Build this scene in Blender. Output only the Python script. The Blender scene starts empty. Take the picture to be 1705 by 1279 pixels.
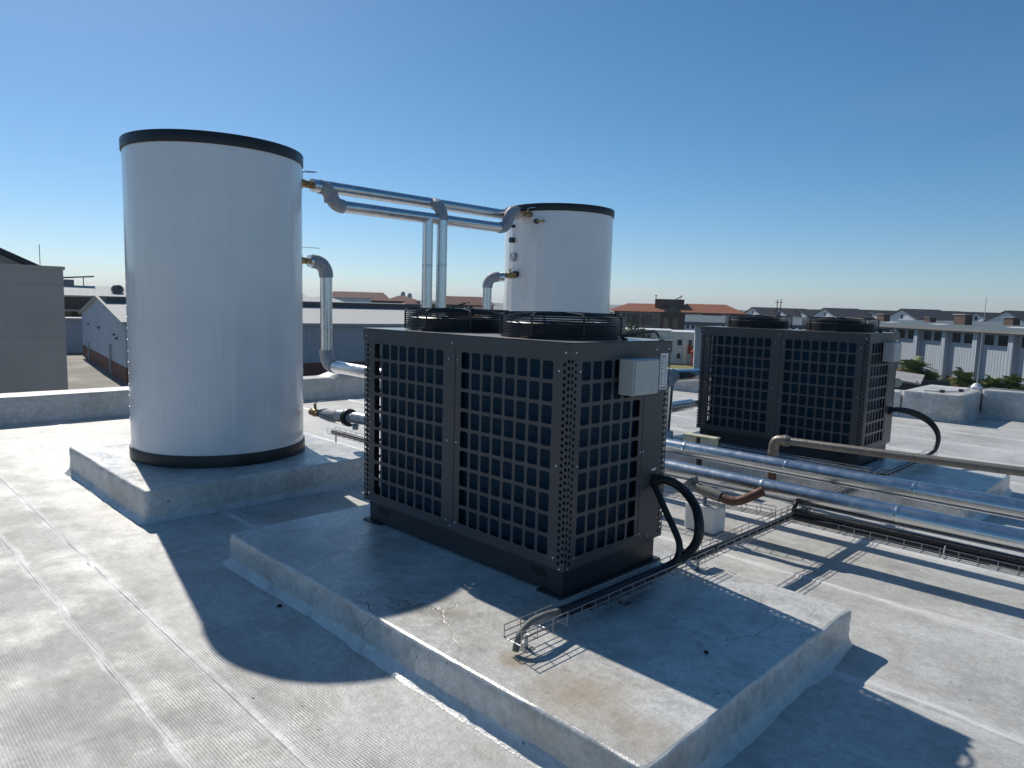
import bpy, bmesh, math, random
from mathutils import Vector, Matrix, noise
random.seed(7)
R = math.radians
scene = bpy.context.scene
# ------------------------------------------------------------------ camera
CAMP = (1170.857, -0.7772, 0.1108, 0.0272)      # focal (px of 1705), yaw, pitch, roll
CAM_Z = 1.70
cam_d = bpy.data.cameras.new("camera"); cam = bpy.data.objects.new("camera", cam_d)
scene.collection.objects.link(cam); scene.camera = cam
cam_d.sensor_width = 36; cam_d.lens = CAMP[0] / 1705 * 36
cam_d.clip_start = .05; cam_d.clip_end = 8000
_f, _y, _p, _r = CAMP
_fw = Vector((math.sin(_y)*math.cos(_p), math.cos(_y)*math.cos(_p), -math.sin(_p)))
_r0 = Vector((math.cos(_y), -math.sin(_y), 0)); _u0 = _r0.cross(_fw)
_rt = _r0*math.cos(_r) + _u0*math.sin(_r); _up = -_r0*math.sin(_r) + _u0*math.cos(_r)
cam.matrix_world = Matrix(((_rt.x, _up.x, -_fw.x, 0), (_rt.y, _up.y, -_fw.y, 0), (_rt.z, _up.z, -_fw.z, CAM_Z), (0, 0, 0, 1)))
# ------------------------------------------------------------------ world, sun, exposure
SUN = Vector((-1.125, .23, 1.0)).normalized()
world = bpy.data.worlds.new("World"); scene.world = world; world.use_nodes = True
wn = world.node_tree; bg = wn.nodes["Background"]
sky = wn.nodes.new("ShaderNodeTexSky"); sky.sky_type = 'NISHITA'; sky.sun_disc = False
sky.sun_elevation = math.asin(SUN.z); sky.sun_rotation = math.atan2(SUN.x, SUN.y) % (2*math.pi)
sky.altitude = 2000; sky.air_density = 1.0; sky.dust_density = 1.35; sky.ozone_density = 5.0
hs = wn.nodes.new('ShaderNodeHueSaturation'); hs.inputs['Saturation'].default_value = 1.17; hs.inputs['Hue'].default_value = .490
wn.links.new(sky.outputs[0], hs.inputs['Color']); 
# a few faint wisps of thin cirrus in the blue
_tc = wn.nodes.new('ShaderNodeTexCoord'); _mp = wn.nodes.new('ShaderNodeMapping'); _mp.inputs['Scale'].default_value = (3.0, 3.0, 7.0); _mp.inputs['Rotation'].default_value = (.25, .1, .7)
_nz = wn.nodes.new('ShaderNodeTexNoise'); _nz.inputs['Scale'].default_value = 1.1; _nz.inputs['Detail'].default_value = 9; _nz.inputs['Roughness'].default_value = .62; _nz.inputs['Distortion'].default_value = .6
_mr = wn.nodes.new('ShaderNodeMapRange'); _mr.inputs[1].default_value = .48; _mr.inputs[2].default_value = .85; _mr.inputs[3].default_value = 0; _mr.inputs[4].default_value = .05
_mx = wn.nodes.new('ShaderNodeMix'); _mx.data_type = 'RGBA'; _mx.inputs[7].default_value = (5.2, 5.9, 6.6, 1)
wn.links.new(_tc.outputs['Generated'], _mp.inputs[0]); wn.links.new(_mp.outputs[0], _nz.inputs['Vector']); wn.links.new(_nz.outputs[0], _mr.inputs[0]); wn.links.new(_mr.outputs[0], _mx.inputs[0])
wn.links.new(hs.outputs[0], _mx.inputs[6]); wn.links.new(_mx.outputs[2], bg.inputs[0]); bg.inputs[1].default_value = .084
sd = bpy.data.lights.new("sun", 'SUN'); sun = bpy.data.objects.new("sun", sd); scene.collection.objects.link(sun)
sd.energy = 3.85; sd.angle = R(.53); sd.color = (1, .94, .84)
sun.rotation_euler = SUN.to_track_quat('Z', 'Y').to_euler(); sun.location = (-20, 10, 30)
scene.view_settings.view_transform = 'Standard'; scene.view_settings.look = 'None'
scene.view_settings.exposure = 0.2; scene.view_settings.gamma = 1.0
# ------------------------------------------------------------------ object helpers
C = scene.collection
def tag(o, label=None, cat=None, group=None, kind=None):
    if label: o['label'] = label
    if cat: o['category'] = cat
    if group: o['group'] = group
    if kind: o['kind'] = kind
    return o
def empty(name, loc=(0, 0, 0), rz=0):
    o = bpy.data.objects.new(name, None); C.objects.link(o); o.empty_display_size = .1
    o.location = loc; o.rotation_euler = (0, 0, rz); return o
KIDS = {}
def link(name, me, parent=None):
    o = bpy.data.objects.new(name, me); C.objects.link(o)
    if parent is not None:
        o.parent = parent; KIDS.setdefault(parent, []).append(o)
    return o
def copy_tree(o, parent=None):
    c = o.copy(); C.objects.link(c)
    if parent is not None:
        c.parent = parent; KIDS.setdefault(parent, []).append(c)
    for k in KIDS.get(o, []): copy_tree(k, c)
    return c
class MB:
    def __init__(s): s.v = []; s.f = []; s.m = []; s.sm = []
    def add(s, vs, fs, m=0, smooth=False):
        b = len(s.v); s.v += [tuple(v) for v in vs]
        for f in fs:
            s.f.append(tuple(b+i for i in f)); s.m.append(m); s.sm.append(smooth)
    def box(s, a, b, m=0):
        x0, y0, z0 = a; x1, y1, z1 = b
        v = [(x0,y0,z0),(x1,y0,z0),(x1,y1,z0),(x0,y1,z0),(x0,y0,z1),(x1,y0,z1),(x1,y1,z1),(x0,y1,z1)]
        s.add(v, [(0,3,2,1),(4,5,6,7),(0,1,5,4),(1,2,6,5),(2,3,7,6),(3,0,4,7)], m); return s
    def prism(s, poly, d, m=0):
        """poly: 3d points (planar), extruded by vector d"""
        n = len(poly); d = Vector(d); p = [Vector(q) for q in poly]
        v = p + [q+d for q in p]
        s.add(v, [tuple(range(n))[::-1], tuple(range(n, 2*n))] + [(i, (i+1) % n, n+(i+1) % n, n+i) for i in range(n)], m); return s
    def tube(s, pts, r, seg=8, m=0, caps=True, smooth=True, closed=False):
        P = [Vector(p) for p in pts]; n = len(P); rs = r if isinstance(r, (list, tuple)) else [r]*n
        vs = []; nrm = None
        for i in range(n):
            if closed: t = P[(i+1) % n]-P[i-1]
            else: t = P[min(i+1, n-1)]-P[max(i-1, 0)]
            t.normalize()
            if nrm is None:
                nrm = t.orthogonal().normalized()
            nrm = (nrm - t*nrm.dot(t)).normalized(); b = t.cross(nrm)
            for k in range(seg):
                a = 2*math.pi*k/seg; vs.append(P[i]+(nrm*math.cos(a)+b*math.sin(a))*rs[i])
        fs = []
        for i in range(n if closed else n-1):
            j = (i+1) % n
            for k in range(seg):
                k2 = (k+1) % seg; fs.append((i*seg+k, i*seg+k2, j*seg+k2, j*seg+k))
        s.add(vs, fs, m, smooth)
        if caps and not closed:
            s.add(vs[:seg], [tuple(range(seg))[::-1]], m); s.add(vs[-seg:], [tuple(range(seg))], m)
        return s
    def ring(s, c, R_, r, seg=40, ts=6, m=0, axis='z'):
        c = Vector(c); pts = []
        for i in range(seg):
            a = 2*math.pi*i/seg; ca, sa = R_*math.cos(a), R_*math.sin(a)
            pts.append(c + (Vector((ca, sa, 0)) if axis == 'z' else Vector((0, ca, sa)) if axis == 'x' else Vector((ca, 0, sa))))
        return s.tube(pts, r, ts, m, closed=True)
    def lathe(s, prof, c=(0, 0, 0), seg=48, m=0, smooth=True):
        c = Vector(c); n = len(prof); vs = []
        for k in range(seg):
            a = 2*math.pi*k/seg
            for (r, z) in prof: vs.append(c+Vector((r*math.cos(a), r*math.sin(a), z)))
        fs = []
        for k in range(seg):
            k2 = (k+1) % seg
            for i in range(n-1): fs.append((k*n+i, k2*n+i, k2*n+i+1, k*n+i+1))
        s.add(vs, fs, m, smooth); return s
    def build(s, name, mats, parent=None, bevel=0, loc=None):
        me = bpy.data.meshes.new(name); me.from_pydata(s.v, [], s.f)
        if not isinstance(mats, (list, tuple)): mats = [mats]
        for mt in mats: me.materials.append(mt)
        me.polygons.foreach_set('material_index', s.m); me.polygons.foreach_set('use_smooth', s.sm); me.update()
        if any(s.sm): me.set_sharp_from_angle(angle=R(38))
        o = link(name, me, parent)
        if bevel:
            b = o.modifiers.new('bevel', 'BEVEL'); b.width = bevel; b.segments = 2; b.limit_method = 'ANGLE'; b.angle_limit = R(40)
        if loc: o.location = loc
        return o
def fillet(pts, rad, n=6):
    """round the corners of a polyline"""
    P = [Vector(p) for p in pts]; out = [P[0]]
    for i in range(1, len(P)-1):
        a, b, c = P[i-1], P[i], P[i+1]; d1 = (a-b); d2 = (c-b)
        k = min(rad, d1.length*.49, d2.length*.49); p0 = b+d1.normalized()*k; p1 = b+d2.normalized()*k
        for j in range(n+1):
            t = j/n; out.append(p0*(1-t)**2 + b*2*t*(1-t) + p1*t*t)
    out.append(P[-1]); return out
def spline(pts, n=6):
    P = [Vector(p) for p in pts]; P = [P[0]*2-P[1]]+P+[P[-1]*2-P[-2]]; out = []
    for i in range(1, len(P)-2):
        a, b, c, d = P[i-1:i+3]
        for j in range(n):
            t = j/n
            out.append(.5*((2*b)+(c-a)*t+(2*a-5*b+4*c-d)*t*t+(3*b-a-3*c+d)*t**3))
    out.append(P[-2]); return out
# ------------------------------------------------------------------ materials
def mat(name, col, rough=.5, metal=0, spec=.5, var=0, vscale=8, bump=0, bscale=40, coat=0):
    m = bpy.data.materials.new(name); m.use_nodes = True; nt = m.node_tree; p = nt.nodes["Principled BSDF"]
    p.inputs['Base Color'].default_value = (*col, 1); p.inputs['Roughness'].default_value = rough
    p.inputs['Metallic'].default_value = metal; p.inputs['Specular IOR Level'].default_value = spec
    if coat: p.inputs['Coat Weight'].default_value = coat; p.inputs['Coat Roughness'].default_value = .08
    tc = nt.nodes.new("ShaderNodeTexCoord")
    if var:
        nz = nt.nodes.new("ShaderNodeTexNoise"); nz.inputs['Scale'].default_value = vscale; nz.inputs['Detail'].default_value = 6
        nt.links.new(tc.outputs['Object'], nz.inputs['Vector'])
        mx = nt.nodes.new("ShaderNodeMix"); mx.data_type = 'RGBA'
        mx.inputs[6].default_value = (*[c*(1-var) for c in col], 1); mx.inputs[7].default_value = (*[min(1, c*(1+var)) for c in col], 1)
        mr = nt.nodes.new("ShaderNodeMapRange"); mr.inputs[1].default_value = .3; mr.inputs[2].default_value = .7
        nt.links.new(nz.outputs[0], mr.inputs[0]); nt.links.new(mr.outputs[0], mx.inputs[0]); nt.links.new(mx.outputs[2], p.inputs['Base Color'])
        rr = nt.nodes.new("ShaderNodeMapRange"); rr.inputs[1].default_value = .3; rr.inputs[2].default_value = .7
        rr.inputs[3].default_value = max(.02, rough*.8); rr.inputs[4].default_value = min(1, rough*1.25)
        nt.links.new(nz.outputs[0], rr.inputs[0]); nt.links.new(rr.outputs[0], p.inputs['Roughness'])
    if bump:
        nb = nt.nodes.new("ShaderNodeTexNoise"); nb.inputs['Scale'].default_value = bscale; nb.inputs['Detail'].default_value = 4
        nt.links.new(tc.outputs['Object'], nb.inputs['Vector'])
        bp = nt.nodes.new("ShaderNodeBump"); bp.inputs['Strength'].default_value = bump; bp.inputs['Distance'].default_value = .02
        nt.links.new(nb.outputs[0], bp.inputs['Height']); nt.links.new(bp.outputs[0], p.inputs['Normal'])
    return m
class NT:
    """tiny node helper"""
    def __init__(s, m): s.nt = m.node_tree
    def n(s, t, **kw):
        x = s.nt.nodes.new(t)
        for k, v in kw.items(): setattr(x, k, v)
        return x
    def put(s, sock, v):
        if isinstance(v, bpy.types.NodeSocket): s.nt.links.new(v, sock)
        else: sock.default_value = v
    def math(s, op, a, b=0, c=None, clamp=False):
        x = s.n("ShaderNodeMath", operation=op, use_clamp=clamp); s.put(x.inputs[0], a); s.put(x.inputs[1], b)
        if c is not None: s.put(x.inputs[2], c)
        return x.outputs[0]
    def noise(s, vec, scale, detail=4, rough=.5, dist=0):
        x = s.n("ShaderNodeTexNoise"); s.put(x.inputs['Vector'], vec); x.inputs['Scale'].default_value = scale
        x.inputs['Detail'].default_value = detail; x.inputs['Roughness'].default_value = rough; x.inputs['Distortion'].default_value = dist
        return x.outputs[0]
    def rng(s, v, a, b, c=0., d=1., smooth=False):
        x = s.n("ShaderNodeMapRange"); x.interpolation_type = 'SMOOTHSTEP' if smooth else 'LINEAR'
        s.put(x.inputs[0], v)
        for i, k in enumerate((a, b, c, d)): x.inputs[1+i].default_value = k
        return x.outputs[0]
    def mix(s, f, a, b, blend='MIX'):
        x = s.n("ShaderNodeMix", data_type='RGBA', blend_type=blend); s.put(x.inputs[0], f)
        for i, v in ((6, a), (7, b)): s.put(x.inputs[i], v if isinstance(v, bpy.types.NodeSocket) else (*v, 1))
        return x.outputs[2]
    def scale(s, vec, k):
        x = s.n("ShaderNodeMapping"); s.put(x.inputs['Vector'], vec); x.inputs['Scale'].default_value = k; return x.outputs[0]

def coating(name, weave=False, stain=None, seams=False, tone=1.0, cracks=.45, grime_amt=.6, fresh_edge_light=False, gloss=(.38, .62)):
    """silver white acrylic waterproofing paint over torch-on membrane"""
    m = bpy.data.materials.new(name); m.use_nodes = True; k = NT(m); p = m.node_tree.nodes["Principled BSDF"]
    pos = k.n("ShaderNodeNewGeometry").outputs['Position']
    sep = k.n("ShaderNodeSeparateXYZ"); k.put(sep.inputs[0], pos); X, Y, Zc = sep.outputs
    big = k.noise(pos, .9, 6, .6, .4); med = k.noise(pos, 5, 6, .65); fine = k.noise(pos, 70, 3, .6)
    strk = k.noise(k.scale(pos, (.5, 7, 3)), 1.6, 5, .65)
    c = k.mix(k.rng(big, .32, .68), [.47*tone, .465*tone, .445*tone], [.74*tone, .735*tone, .715*tone])
    c = k.mix(k.math('MULTIPLY', k.rng(med, .5, .75), .5), c, [.43*tone, .415*tone, .38*tone])
    c = k.mix(k.math('MULTIPLY', k.rng(strk, .52, .75), .45), c, [.78*tone, .775*tone, .76*tone])
    grime = k.noise(pos, 1.7, 7, .7, .6)
    c = k.mix(k.math('MULTIPLY', k.rng(grime, .50, .70), grime_amt), c, [.27, .245, .20])
    blot = k.noise(pos, 2.6, 8, .72, .3)
    c = k.mix(k.math('MULTIPLY', k.rng(blot, .53, .66), .45), c, [.25, .245, .235])
    c = k.mix(k.rng(fine, .3, .75, 0, .28), c, [.26, .25, .235])
    grit = k.noise(pos, 21, 9, .78); c = k.mix(k.rng(grit, .40, .60, .38, 0), c, [.23, .225, .21])
    scuff = k.noise(k.scale(pos, (1, 5, 1)), 7, 8, .75, .4); c = k.mix(k.rng(scuff, .56, .66, 0, .5), c, [.72, .715, .70])
    sc2 = k.noise(k.scale(pos, (6, 1, 1)), 5, 8, .75, .4); c = k.mix(k.rng(sc2, .60, .68, 0, .4), c, [.22, .21, .195])
    spots = k.noise(pos, 26, 2, .5)
    c = k.mix(k.rng(spots, .715, .76, 0, .8), c, [.16, .14, .12])
    h = k.math('MULTIPLY_ADD', fine, .30, k.math('MULTIPLY', k.noise(pos, 17, 8, .7), .55))
    crack = k.n("ShaderNodeTexVoronoi", feature='DISTANCE_TO_EDGE'); k.put(crack.inputs['Vector'], k.scale(pos, (1, 1, 1))); crack.inputs['Scale'].default_value = 1.3
    wob = k.n("ShaderNodeVectorMath", operation='MULTIPLY_ADD')
    nz = k.n("ShaderNodeTexNoise"); k.put(nz.inputs['Vector'], pos); nz.inputs['Scale'].default_value = 3; nz.inputs['Detail'].default_value = 6
    k.put(wob.inputs[0], nz.outputs['Color']); wob.inputs[1].default_value = (.7, .7, .7); k.put(wob.inputs[2], pos); k.put(crack.inputs['Vector'], wob.outputs[0])
    cr = k.math('MULTIPLY', k.rng(crack.outputs['Distance'], 0, .012, 1, 0), k.rng(big, .5, .62))
    c = k.mix(k.math('MULTIPLY', cr, cracks), c, [.24, .22, .19])
    h = k.math('SUBTRACT', h, k.math('MULTIPLY', cr, cracks))
    if seams:
        # whiter brushed paint beside each membrane lap
        w = k.math('MULTIPLY_ADD', k.noise(pos, 2.1, 5), .09, Y)
        fr = k.math('PINGPONG', k.math('SUBTRACT', w, 1.265), .5425); fr2 = k.math('ABSOLUTE', k.math('SUBTRACT', w, .955))
        brush = k.rng(k.noise(k.scale(pos, (1.2, 8, 1)), 2.6, 7, .72), .40, .60)
        edge = k.math('MAXIMUM', k.rng(fr, .008, .026, 1, 0, True), k.rng(fr2, .008, .026, 1, 0, True))
        c = k.mix(k.math('MULTIPLY', edge, k.rng(brush, 0, 1, .25, .9)), c, [.78, .775, .76])
        band = k.math('MULTIPLY', k.math('MAXIMUM', k.rng(fr, .0, .14, .7, 0, True), edge), brush)
        c = k.mix(k.math('MULTIPLY', band, .75), c, [.76, .755, .74])
    if weave:
        a = k.math('SINE', k.math('MULTIPLY', X, 2*math.pi/.0125)); b = k.math('SINE', k.math('MULTIPLY', Y, 2*math.pi/.0125))
        wv = k.math('MULTIPLY', k.math('ADD', a, b), .25)
        msk = k.math('MULTIPLY', k.rng(Y, 1.75, 1.2, 0, 1, True), k.rng(k.noise(pos, 2.2, 6, .65), .30, .56))
        msk2 = k.math('MULTIPLY', msk, k.rng(X, -1.3, -2.0, .15, 1, True))
        c = k.mix(k.math('MULTIPLY', k.math('MULTIPLY', k.rng(wv, -.5, .3, 1, 0), msk2), .72), c, [.19, .18, .165])
        h = k.math('MULTIPLY_ADD', k.math('MULTIPLY', wv, msk2), .5, h)
    if stain:
        for (sx, sy, sr, amt) in stain:
            dx = k.math('SUBTRACT', X, sx); dy = k.math('SUBTRACT', Y, sy)
            d = k.math('SQRT', k.math('ADD', k.math('MULTIPLY', dx, dx), k.math('MULTIPLY', dy, dy)))
            d = k.math('MULTIPLY_ADD', k.noise(pos, 6, 5, .6), .35*sr*2, d)
            c = k.mix(k.rng(d, sr*1.35, sr*.35, 0, amt, True), c, [.36, .28, .17])
    if fresh_edge_light: c = k.mix(k.rng(k.noise(pos, 4.5, 6, .7), .40, .66, 0, .7), c, [.72, .725, .72])
    k.put(p.inputs['Base Color'], c)
    k.put(p.inputs['Roughness'], k.rng(med, .3, .7, *gloss)); p.inputs['Specular IOR Level'].default_value = .5
    bp = k.n("ShaderNodeBump"); bp.inputs['Strength'].default_value = .55; bp.inputs['Distance'].default_value = .012
    k.put(bp.inputs['Height'], h); k.put(p.inputs['Normal'], bp.outputs[0])
    return m
def galvanised():
    m = bpy.data.materials.new("galvanised cladding"); m.use_nodes = True; k = NT(m); p = m.node_tree.nodes["Principled BSDF"]
    pos = k.n("ShaderNodeNewGeometry").outputs['Position']
    a = k.noise(pos, 14, 5, .6); v = k.n("ShaderNodeTexVoronoi"); k.put(v.inputs['Vector'], pos); v.inputs['Scale'].default_value = 38
    f = k.math('MULTIPLY_ADD', v.outputs['Distance'], .10, a)
    k.put(p.inputs['Base Color'], k.mix(k.rng(f, .35, .85), [.60, .61, .62], [.74, .75, .755]))
    p.inputs['Metallic'].default_value = 1.0; k.put(p.inputs['Roughness'], k.rng(f, .3, .9, .20, .32))
    bp = k.n("ShaderNodeBump"); bp.inputs['Strength'].default_value = .02; bp.inputs['Distance'].default_value = .01
    k.put(bp.inputs['Height'], k.noise(pos, 9, 3)); k.put(p.inputs['Normal'], bp.outputs[0]); return m
def rust(name, base, rusty, amt):
    m = bpy.data.materials.new(name); m.use_nodes = True; k = NT(m); p = m.node_tree.nodes["Principled BSDF"]
    pos = k.n("ShaderNodeNewGeometry").outputs['Position']
    f = k.rng(k.noise(pos, 11, 8, .72), .62-amt, .72-amt*.6)
    fine = k.noise(pos, 90, 4, .6)
    c = k.mix(f, base, rusty); c = k.mix(k.rng(fine, .35, .8, 0, .6), c, [.055, .035, .025]); k.put(p.inputs['Base Color'], c)
    k.put(p.inputs['Roughness'], k.rng(f, 0, 1, .45, .85)); k.put(p.inputs['Metallic'], k.rng(f, 0, 1, .55, 0))
    bp = k.n("ShaderNodeBump"); bp.inputs['Strength'].default_value = .5; bp.inputs['Distance'].default_value = .004
    k.put(bp.inputs['Height'], fine); k.put(p.inputs['Normal'], bp.outputs[0]); return m
def striped(name, ca, cb, pitch, axis, rough=.5, duty=.5, bump=.4, spec=.4, amt=.5, metal=0):
    """profiled sheet / fins: colour and relief repeat along one object axis (0,1,2)"""
    m = bpy.data.materials.new(name); m.use_nodes = True; k = NT(m); p = m.node_tree.nodes["Principled BSDF"]
    tc = k.n("ShaderNodeTexCoord").outputs['Object']; sep = k.n("ShaderNodeSeparateXYZ"); k.put(sep.inputs[0], tc)
    s = k.math('SINE', k.math('MULTIPLY', sep.outputs[axis], 2*math.pi/pitch)); n = k.noise(tc, 1.2, 5, .6)
    c = k.mix(k.rng(s, -1+2*duty-.3, -1+2*duty+.3, 0, amt), ca, cb); c = k.mix(k.rng(n, .4, .75, 0, .3), c, [x*.72 for x in ca])
    k.put(p.inputs['Base Color'], c); p.inputs['Roughness'].default_value = rough; p.inputs['Specular IOR Level'].default_value = spec; p.inputs['Metallic'].default_value = metal
    bp = k.n("ShaderNodeBump"); bp.inputs['Strength'].default_value = bump; bp.inputs['Distance'].default_value = pitch*.25
    k.put(bp.inputs['Height'], s); k.put(p.inputs['Normal'], bp.outputs[0]); return m
def bricks(name, a, b, mortar, scale=4):
    m = bpy.data.materials.new(name); m.use_nodes = True; k = NT(m); p = m.node_tree.nodes["Principled BSDF"]
    tc = k.n("ShaderNodeTexCoord").outputs['Object']; sep = k.n("ShaderNodeSeparateXYZ"); k.put(sep.inputs[0], tc)
    cmb = k.n("ShaderNodeCombineXYZ"); k.put(cmb.inputs[0], k.math('ADD', sep.outputs[0], sep.outputs[1])); k.put(cmb.inputs[1], sep.outputs[2])
    br = k.n("ShaderNodeTexBrick"); k.put(br.inputs['Vector'], cmb.outputs[0]); br.inputs['Scale'].default_value = scale
    br.inputs['Color1'].default_value = (*a, 1); br.inputs['Color2'].default_value = (*b, 1); br.inputs['Mortar'].default_value = (*mortar, 1); br.inputs['Mortar Size'].default_value = .015
    n = k.noise(tc, .8, 5); k.put(p.inputs['Base Color'], k.mix(k.rng(n, .35, .75, 0, .45), br.outputs[0], [x*.6 for x in a])); p.inputs['Roughness'].default_value = .85; return m
M = {}
M['roof'] = coating("roof coating", weave=True, seams=True, cracks=0)
M['pad'] = coating("plinth coating", gloss=(.20, .46), cracks=.7, grime_amt=.75, stain=[(-1.97, 2.08, .13, .75), (-1.62, 2.06, .34, .6), (-1.28, 2.02, .22, .4), (-2.5, 2.2, .12, .3)], tone=1.2)
M['fresh_edge_light'] = coating("thick fresh coating", gloss=(.2, .4), tone=1.1, cracks=.2, grime_amt=.3, fresh_edge_light=True); M['fresh_edge_light'].node_tree.nodes['Principled BSDF'].inputs['Specular IOR Level'].default_value = .7
M['parapet'] = coating("parapet coating", tone=1.05)
M['galv'] = galvanised()
M['wrap'] = mat("grey wrap", (.33, .34, .36), .55, var=.2, vscale=30, bump=.5, bscale=60)
M['tank'] = mat("white enamel", (.78, .785, .79), .22, spec=.5, var=.03, vscale=3, bump=.03, bscale=2.2, coat=.3)
_k = NT(M['tank']); _g = _k.n("ShaderNodeTexCoord").outputs['Object']
_b = _k.n("ShaderNodeBump"); _b.inputs['Strength'].default_value = .9; _b.inputs['Distance'].default_value = .03
_k.put(_b.inputs['Height'], _k.noise(_k.scale(_g, (3.2, 3.2, .28)), 1.6, 3, .5)); _k.put(M['tank'].node_tree.nodes["Principled BSDF"].inputs['Normal'], _b.outputs[0])
M['black'] = mat("black band", (.016, .016, .018), .42, var=.2, vscale=10)
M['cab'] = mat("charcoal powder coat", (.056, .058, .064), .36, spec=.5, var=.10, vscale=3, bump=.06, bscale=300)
M['painted_glare'] = mat("dusty powder coat", (.30, .295, .285), .30, spec=.8, var=.25, vscale=5)  # lid top: paler than the cabinet, glare painted into the base colour
M['cabdark'] = mat("dark base steel", (.030, .031, .036), .5, var=.2, vscale=6)
M['coil'] = striped("coil fins", (.006, .030, .056), (.008, .040, .072), .0254, 2, .5, .5, .0, .12, .5)
M['inner'] = mat("dark interior", (.012, .012, .014), .7, var=.2)
M['wire'] = mat("black coated wire", (.014, .014, .016), .38)
M['zinc'] = mat("zinc wire", (.36, .37, .38), .38, .8, var=.2, vscale=40)
M['dullzinc'] = mat("dull seam band", (.40, .42, .44), .6, .3, var=.15, vscale=20)
M['screw'] = mat("steel screw", (.72, .73, .75), .25, .9, var=.05)
M['rubber'] = mat("black rubber hose", (.013, .013, .014), .42, var=.25, vscale=30, bump=.25, bscale=120)
M['conduit'] = mat("grey conduit", (.17, .165, .15), .6, var=.2, vscale=30, bump=.3, bscale=150)
M['brass'] = mat("brass", (.42, .28, .14), .38, .85, var=.3, vscale=50)
M['lever'] = mat("dark lever", (.03, .05, .11), .35)
M['leverw'] = mat("steel lever", (.62, .64, .67), .3, .7)
M['plastic'] = mat("pale grey plastic", (.44, .46, .44), .5, var=.08, vscale=10)
M['ivory'] = mat("weathered ivory plastic", (.50, .48, .36), .6, var=.3, vscale=14)
M['label'] = mat("label white", (.72, .72, .72), .4, var=.04)
M['ink'] = mat("ink", (.05, .05, .06), .5, var=.1)
M['pipe_rust'] = rust("weathered steel", [.23, .215, .195], [.13, .065, .04], .07)
M['rusty'] = rust("rusted steel", [.13, .065, .045], [.10, .040, .026], .25)
M['white'] = mat("white paint", (.70, .71, .72), .55, var=.08, vscale=2)
M['blue'] = mat("blue strap", (.04, .12, .22), .5, var=.2)
M['cord'] = rust("dirty cable", [.03, .028, .028], [.10, .045, .03], .12)

# ------------------------------------------------------------------ key dimensions (fitted to the photograph)
AX, AY, W, D, H0 = -2.2415, 2.6943, 1.8223, .9091, .189
A2X, A2Y = -2.3377, 7.3256
T1, T2, TR = (-6.6295, 2.7821), (-6.67, 7.637), .7633
P0, TZ = .249, 3.0465
GZ = -4.0
ROOF_X0, ROOF_Y1 = -10.9, 13.1

# ------------------------------------------------------------------ flat roof
def lap(mb, y0, y1, x0, x1, h=.006, seed=0, along='x'):
    n = int((x1-x0)/.05); vs = []
    for i in range(n+1):
        x = x0+(x1-x0)*i/n
        a = y0+.022*noise.noise((x*1.7, seed, 0))+.006*noise.noise((x*13, seed, 4)); b = y1+.022*noise.noise((x*1.5, seed, 9))+.006*noise.noise((x*14, seed, 2))
        hh = h*(1+.5*noise.noise((x*3, seed, 5)))
        for (y, z) in ((a, .0005), (a+.010, hh), (a+.03, hh*.9), (b-.03, hh*.45), (b, .0005)):
            vs.append((x, y, z) if along == 'x' else (y, x, z))
    fs = []
    for i in range(n):
        for j in range(4):
            q = (i*5+j, (i+1)*5+j, (i+1)*5+j+1, i*5+j+1); fs.append(q if along == 'x' else q[::-1])
    mb.add(vs, fs, 0, True)
mb = MB()
mb.box((-11.4, -6, GZ-.2), (9, 14.9, -.35)); mb.box((-11.4, -6, -.35), (9, 14.9, 0))
lap(mb, 1.21, 1.42, -10.8, 8, .005, 1); lap(mb, .90, 1.12, -10.8, 8, .004, 2)
for i, y in enumerate((-.96, .12, 2.30, 3.37, 4.47, 5.55, 6.63, 7.7, 8.8, 9.9, 11.0, 12.1)): lap(mb, y, y+.13, -10.8, 8.8, .005, 10+i)
for i, (x, y0, y1) in enumerate(((-4.93, 1.2, 2.3), (-8.6, .12, 1.21), (-.2, 3.4, 4.4), (-7.9, 2.3, 3.4), (1.2, 4.5, 5.5), (-1.5, 8.8, 9.9))): lap(mb, x, x+.11, y0, y1, .006, 40+i, 'y')
tag(mb.build("flat_roof", M['roof']), "silver white painted membrane roof with lap seams", "roof", kind='structure')

# ------------------------------------------------------------------ parapets
def parapet(name, label, pieces, cuts=()):
    m_ = MB()
    for (x0, y0, x1, y1, h) in pieces:
        nx = max(1, int(max(x1-x0, y1-y0)/.15)); longx = (x1-x0) > (y1-y0)
        prof = ((.09, .003), (.045, .02), (.02, .06), (.006, .12), (0, .16), (0, h-.03), (-.012, h-.008), (-.045, h))
        per = perim(x0, x1, y0, y1, .04, .12); rings = []
        for off, z in prof:
            rg = []
            for (px, py, nx_, ny_) in per:
                d = off+.007*noise.noise((px*4, py*4, z*9)); rg.append((px+nx_*d, py+ny_*d, z if z in (.003,) else z+.006*noise.noise((px*2, py*2, 3))))
            rings.append(rg)
        n = len(per); vs = [v for r_ in rings for v in r_]
        m_.add(vs, [(i*n+j, i*n+(j+1) % n, (i+1)*n+(j+1) % n, (i+1)*n+j) for i in range(len(prof)-1) for j in range(n)], 0, True)
        m_.add(rings[-1], [tuple(range(n))])
    return tag(m_.build(name, M['parapet']), label, "parapet")
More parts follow.
